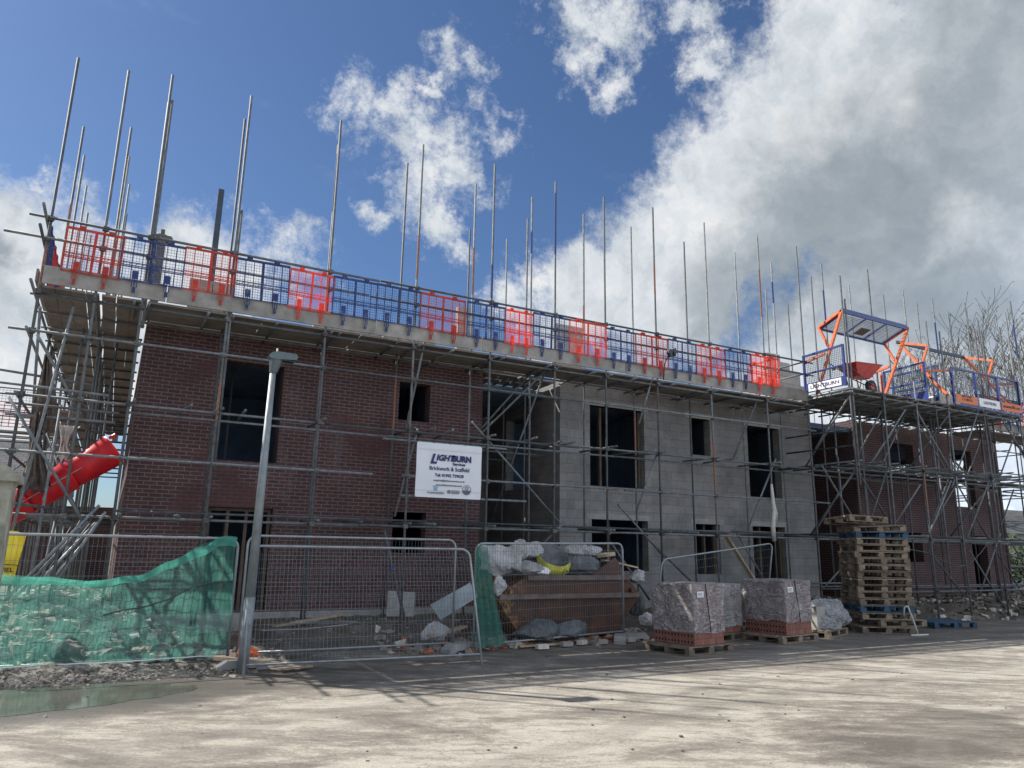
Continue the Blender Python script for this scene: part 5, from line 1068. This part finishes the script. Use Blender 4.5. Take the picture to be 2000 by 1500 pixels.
for i, (x, y, rz) in enumerate(((9.0, 11.85, .2), (8.3, 11.8, -.1), (7.9, 11.85, .5), (7.5, 11.75, .1), (6.9, 11.6, .0))):
    mb = MB(); mb.obox((x, y, .06), (.22, .11, .075), Matrix.Rotation(rz, 3, 'Z')); single('loose_block', mb, 'concrete_block' if i % 2 else 'rubble_pale', f'loose pale block on the ground before the skip, {ORD[i]} of five from the pallets side' , 'block', 'loose blocks before the skip')

# rubble scatter, uncountable
def scatter(name, label, n, fx, mats, smin, smax, seed):
    rnd = random.Random(seed); mb = MB(); i = 0
    while i < n:
        x, y = fx(rnd); z = soil_z(x, y) if y > edge_y(x)-.3 else 0; z = max(z, 0)
        s = smin+(smax-smin)*rnd.random()**3; flat = rnd.uniform(.12, .7); 
        R = (Matrix.Rotation(rnd.uniform(0, 6.3), 3, 'Z') @ Matrix.Rotation(rnd.uniform(-.5, .5), 3, 'X') @ Matrix.Rotation(rnd.uniform(-.3, .3), 3, 'Y'))
        h = [s, s*rnd.uniform(.35, .9), s*flat]; n0 = len(mb.v)
        mb.obox((x, y, z+h[2]*.25), h, R, rnd.choices(range(len(mats)), [4, 1, 2.5][:len(mats)])[0])
        for q in range(n0, len(mb.v)): mb.v[q] = tuple(c+rnd.uniform(-.14, .14)*s for c in mb.v[q])
        i += 1
    o = mb.build(name, list(mats)); tag(o, label, 'rubble', kind='stuff')
scatter('rubble', 'pale broken rubble heaped left of the building behind the netting', 5200, lambda r: (r.uniform(-3.5, 1.5), 12.1+4.2*r.random()**1.2), ('rubble_mix', 'rubble_pale', 'soil'), .02, .22, 1)
scatter('rubble', 'dark gravel and clods along the netting foot by the puddle', 3600, lambda r: (r.uniform(-3, 2.0), r.gauss(11.35, .2)), ('rubble_mix', 'soil'), .012, .075, 2)
scatter('rubble', 'scattered rubble and offcuts on the soil beside the skip', 500, lambda r: (r.uniform(4.2, 9.9), r.gauss(12.35, .35)), ('rubble_mix', 'rubble_pale', 'brick_red'), .02, .22, 3)
scatter('rubble', 'broken rubble strewn below the right hand scaffold', 1500, lambda r: (r.uniform(15.5, 31), r.uniform(12.2, 15.4)), ('soil', 'rubble_mix', 'rubble_pale'), .02, .22, 4)
scatter('rubble', 'small debris over the soil below the brick wall', 700, lambda r: (r.uniform(1.8, 15), r.uniform(12.3, 15.3)), ('rubble_mix', 'soil'), .015, .10, 5)
scatter('gravel', 'small dark stones strewn over the yard', 300, lambda r: (r.uniform(-2, 14), 2.5+8.5*r.random()), ('soil', 'rubble_mix'), .006, .036, 6)

# ------------------------------------------------------------------ backdrop
H1 = thing('house', 'low house with dark slate roof beyond the left scaffold', 'house', (-7, 38, 0))
mb = MB(); mb.box(-16, -2.2, 38, 45, 0, 4.0); mb.build('wall', 'brickwork', H1)
mb = MB(); mb.prism([(37.5, 3.9), (41.5, 6.3), (45.5, 3.9)], 'x', -16.3, -1.9); mb.build('roof', 'slate_tiles', H1)
mb = MB(); mb.box(-14, 0.1, 33.6, 33.85, 0, 3.0); single('boundary_wall', mb, 'brickwork', 'low dark brick wall closing the view behind the left scaffold', 'wall')
H2 = thing('house', 'pale house glimpsed between tubes at the right edge', 'house', (46, 26, 0))
mb = MB(); mb.box(40, 60, 26, 34, 0, 3.2); mb.build('wall', 'render_pale', H2); mb = MB(); mb.prism([(25.5, 3.1), (30, 5.0), (34.5, 3.1)], 'x', 39.6, 60.4); mb.build('roof', 'slate_tiles', H2)
def tree(x, y, H, seed, label, spread=1.0):
    rnd = random.Random(seed); root = thing('budding_tree', label, 'tree', (x, y, 0), group='budding trees behind the building')
    tr_ = MB(); cr_ = MB(); lf = MB()
    def branch(p, d, L, r, lev):
        n = 4 if lev < 3 else 3; pts = [p]; rr = [r]; q = p.copy(); dd = d.copy()
        for i in range(n):
            dd = (dd+Vector((rnd.uniform(-1, 1), rnd.uniform(-1, 1), rnd.uniform(-.3, .7)))*.16).normalized(); q = q+dd*L/n; pts.append(q.copy()); rr.append(max(.013, r*(1-.55*(i+1)/n)))
        (tr_ if lev < 1 else cr_).poly(pts, rr, 6 if lev < 2 else 3, caps=False)
        if lev >= 5:
            if rnd.random() < .7:
                for _ in range(1):
                    c = q+Vector((rnd.uniform(-.1, .1), rnd.uniform(-.1, .1), rnd.uniform(-.1, .1))); s = rnd.uniform(.05, .11); a = Vector((rnd.uniform(-1, 1), rnd.uniform(-1, 1), rnd.uniform(-1, 1))).normalized()*s; b_ = a.orthogonal().normalized()*s*.6
                    lf.add([c-a, c+b_, c+a, c-b_], [(0, 1, 2, 3)])
            return
        nb = [5, 4, 4, 4, 3][lev]
        for i in range(nb):
            f_ = .35+.65*(i+1)/nb if lev else .45+.55*(i+1)/nb; idx = min(n, max(1, int(round(f_*n)))); bp_ = pts[idx]
            ang = 2*pi*(i/nb+rnd.random()*.3); side = Vector((cos(ang), sin(ang), 0)); nd = (dd*.75+side*(.62*spread)+Vector((0, 0, .25))).normalized()
            branch(bp_, nd, L*rnd.uniform(.58, .78), rr[idx]*.66, lev+1)
    branch(Vector((x, y, 0)), Vector((0, 0, 1)), H*.36, H*.016, 0)
    tr_.build('trunk', 'bark', root); cr_.build('crown', 'bark', root); lf.build('bud_cluster', 'bud_leaf', root)
tree(50.0, 26.5, 19.0, 3, 'leftmost budding tree behind the loading bay'); tree(57.5, 27.5, 23.5, 8, 'tall budding tree at the right edge, behind the far gate'); tree(62, 24, 21, 14, 'budding tree cut off by the right edge of the picture')
tree(47, 33, 12, 21, 'small budding tree low behind the right hand scaffold')
mb = MB(); rnd = random.Random(5)
for i in range(5000):
    x = rnd.uniform(36, 75); y = 22+rnd.uniform(0, 2.0)+(x-36)*.1; z = 2.9*rnd.random()**.6*(.8+.25*sin(x*.9)); s = rnd.uniform(.08, .2); a = Vector((rnd.uniform(-1, 1), rnd.uniform(-1, 1), rnd.uniform(-1, 1))).normalized()*s; b_ = a.orthogonal().normalized()*s*.7; c = Vector((x, y, z)); mb.add([c-a, c+b_, c+a, c-b_], [(0, 1, 2, 3)])
single('hedge', mb, 'foliage', 'green hedge seen low between the scaffold tubes at the far right', 'hedge')
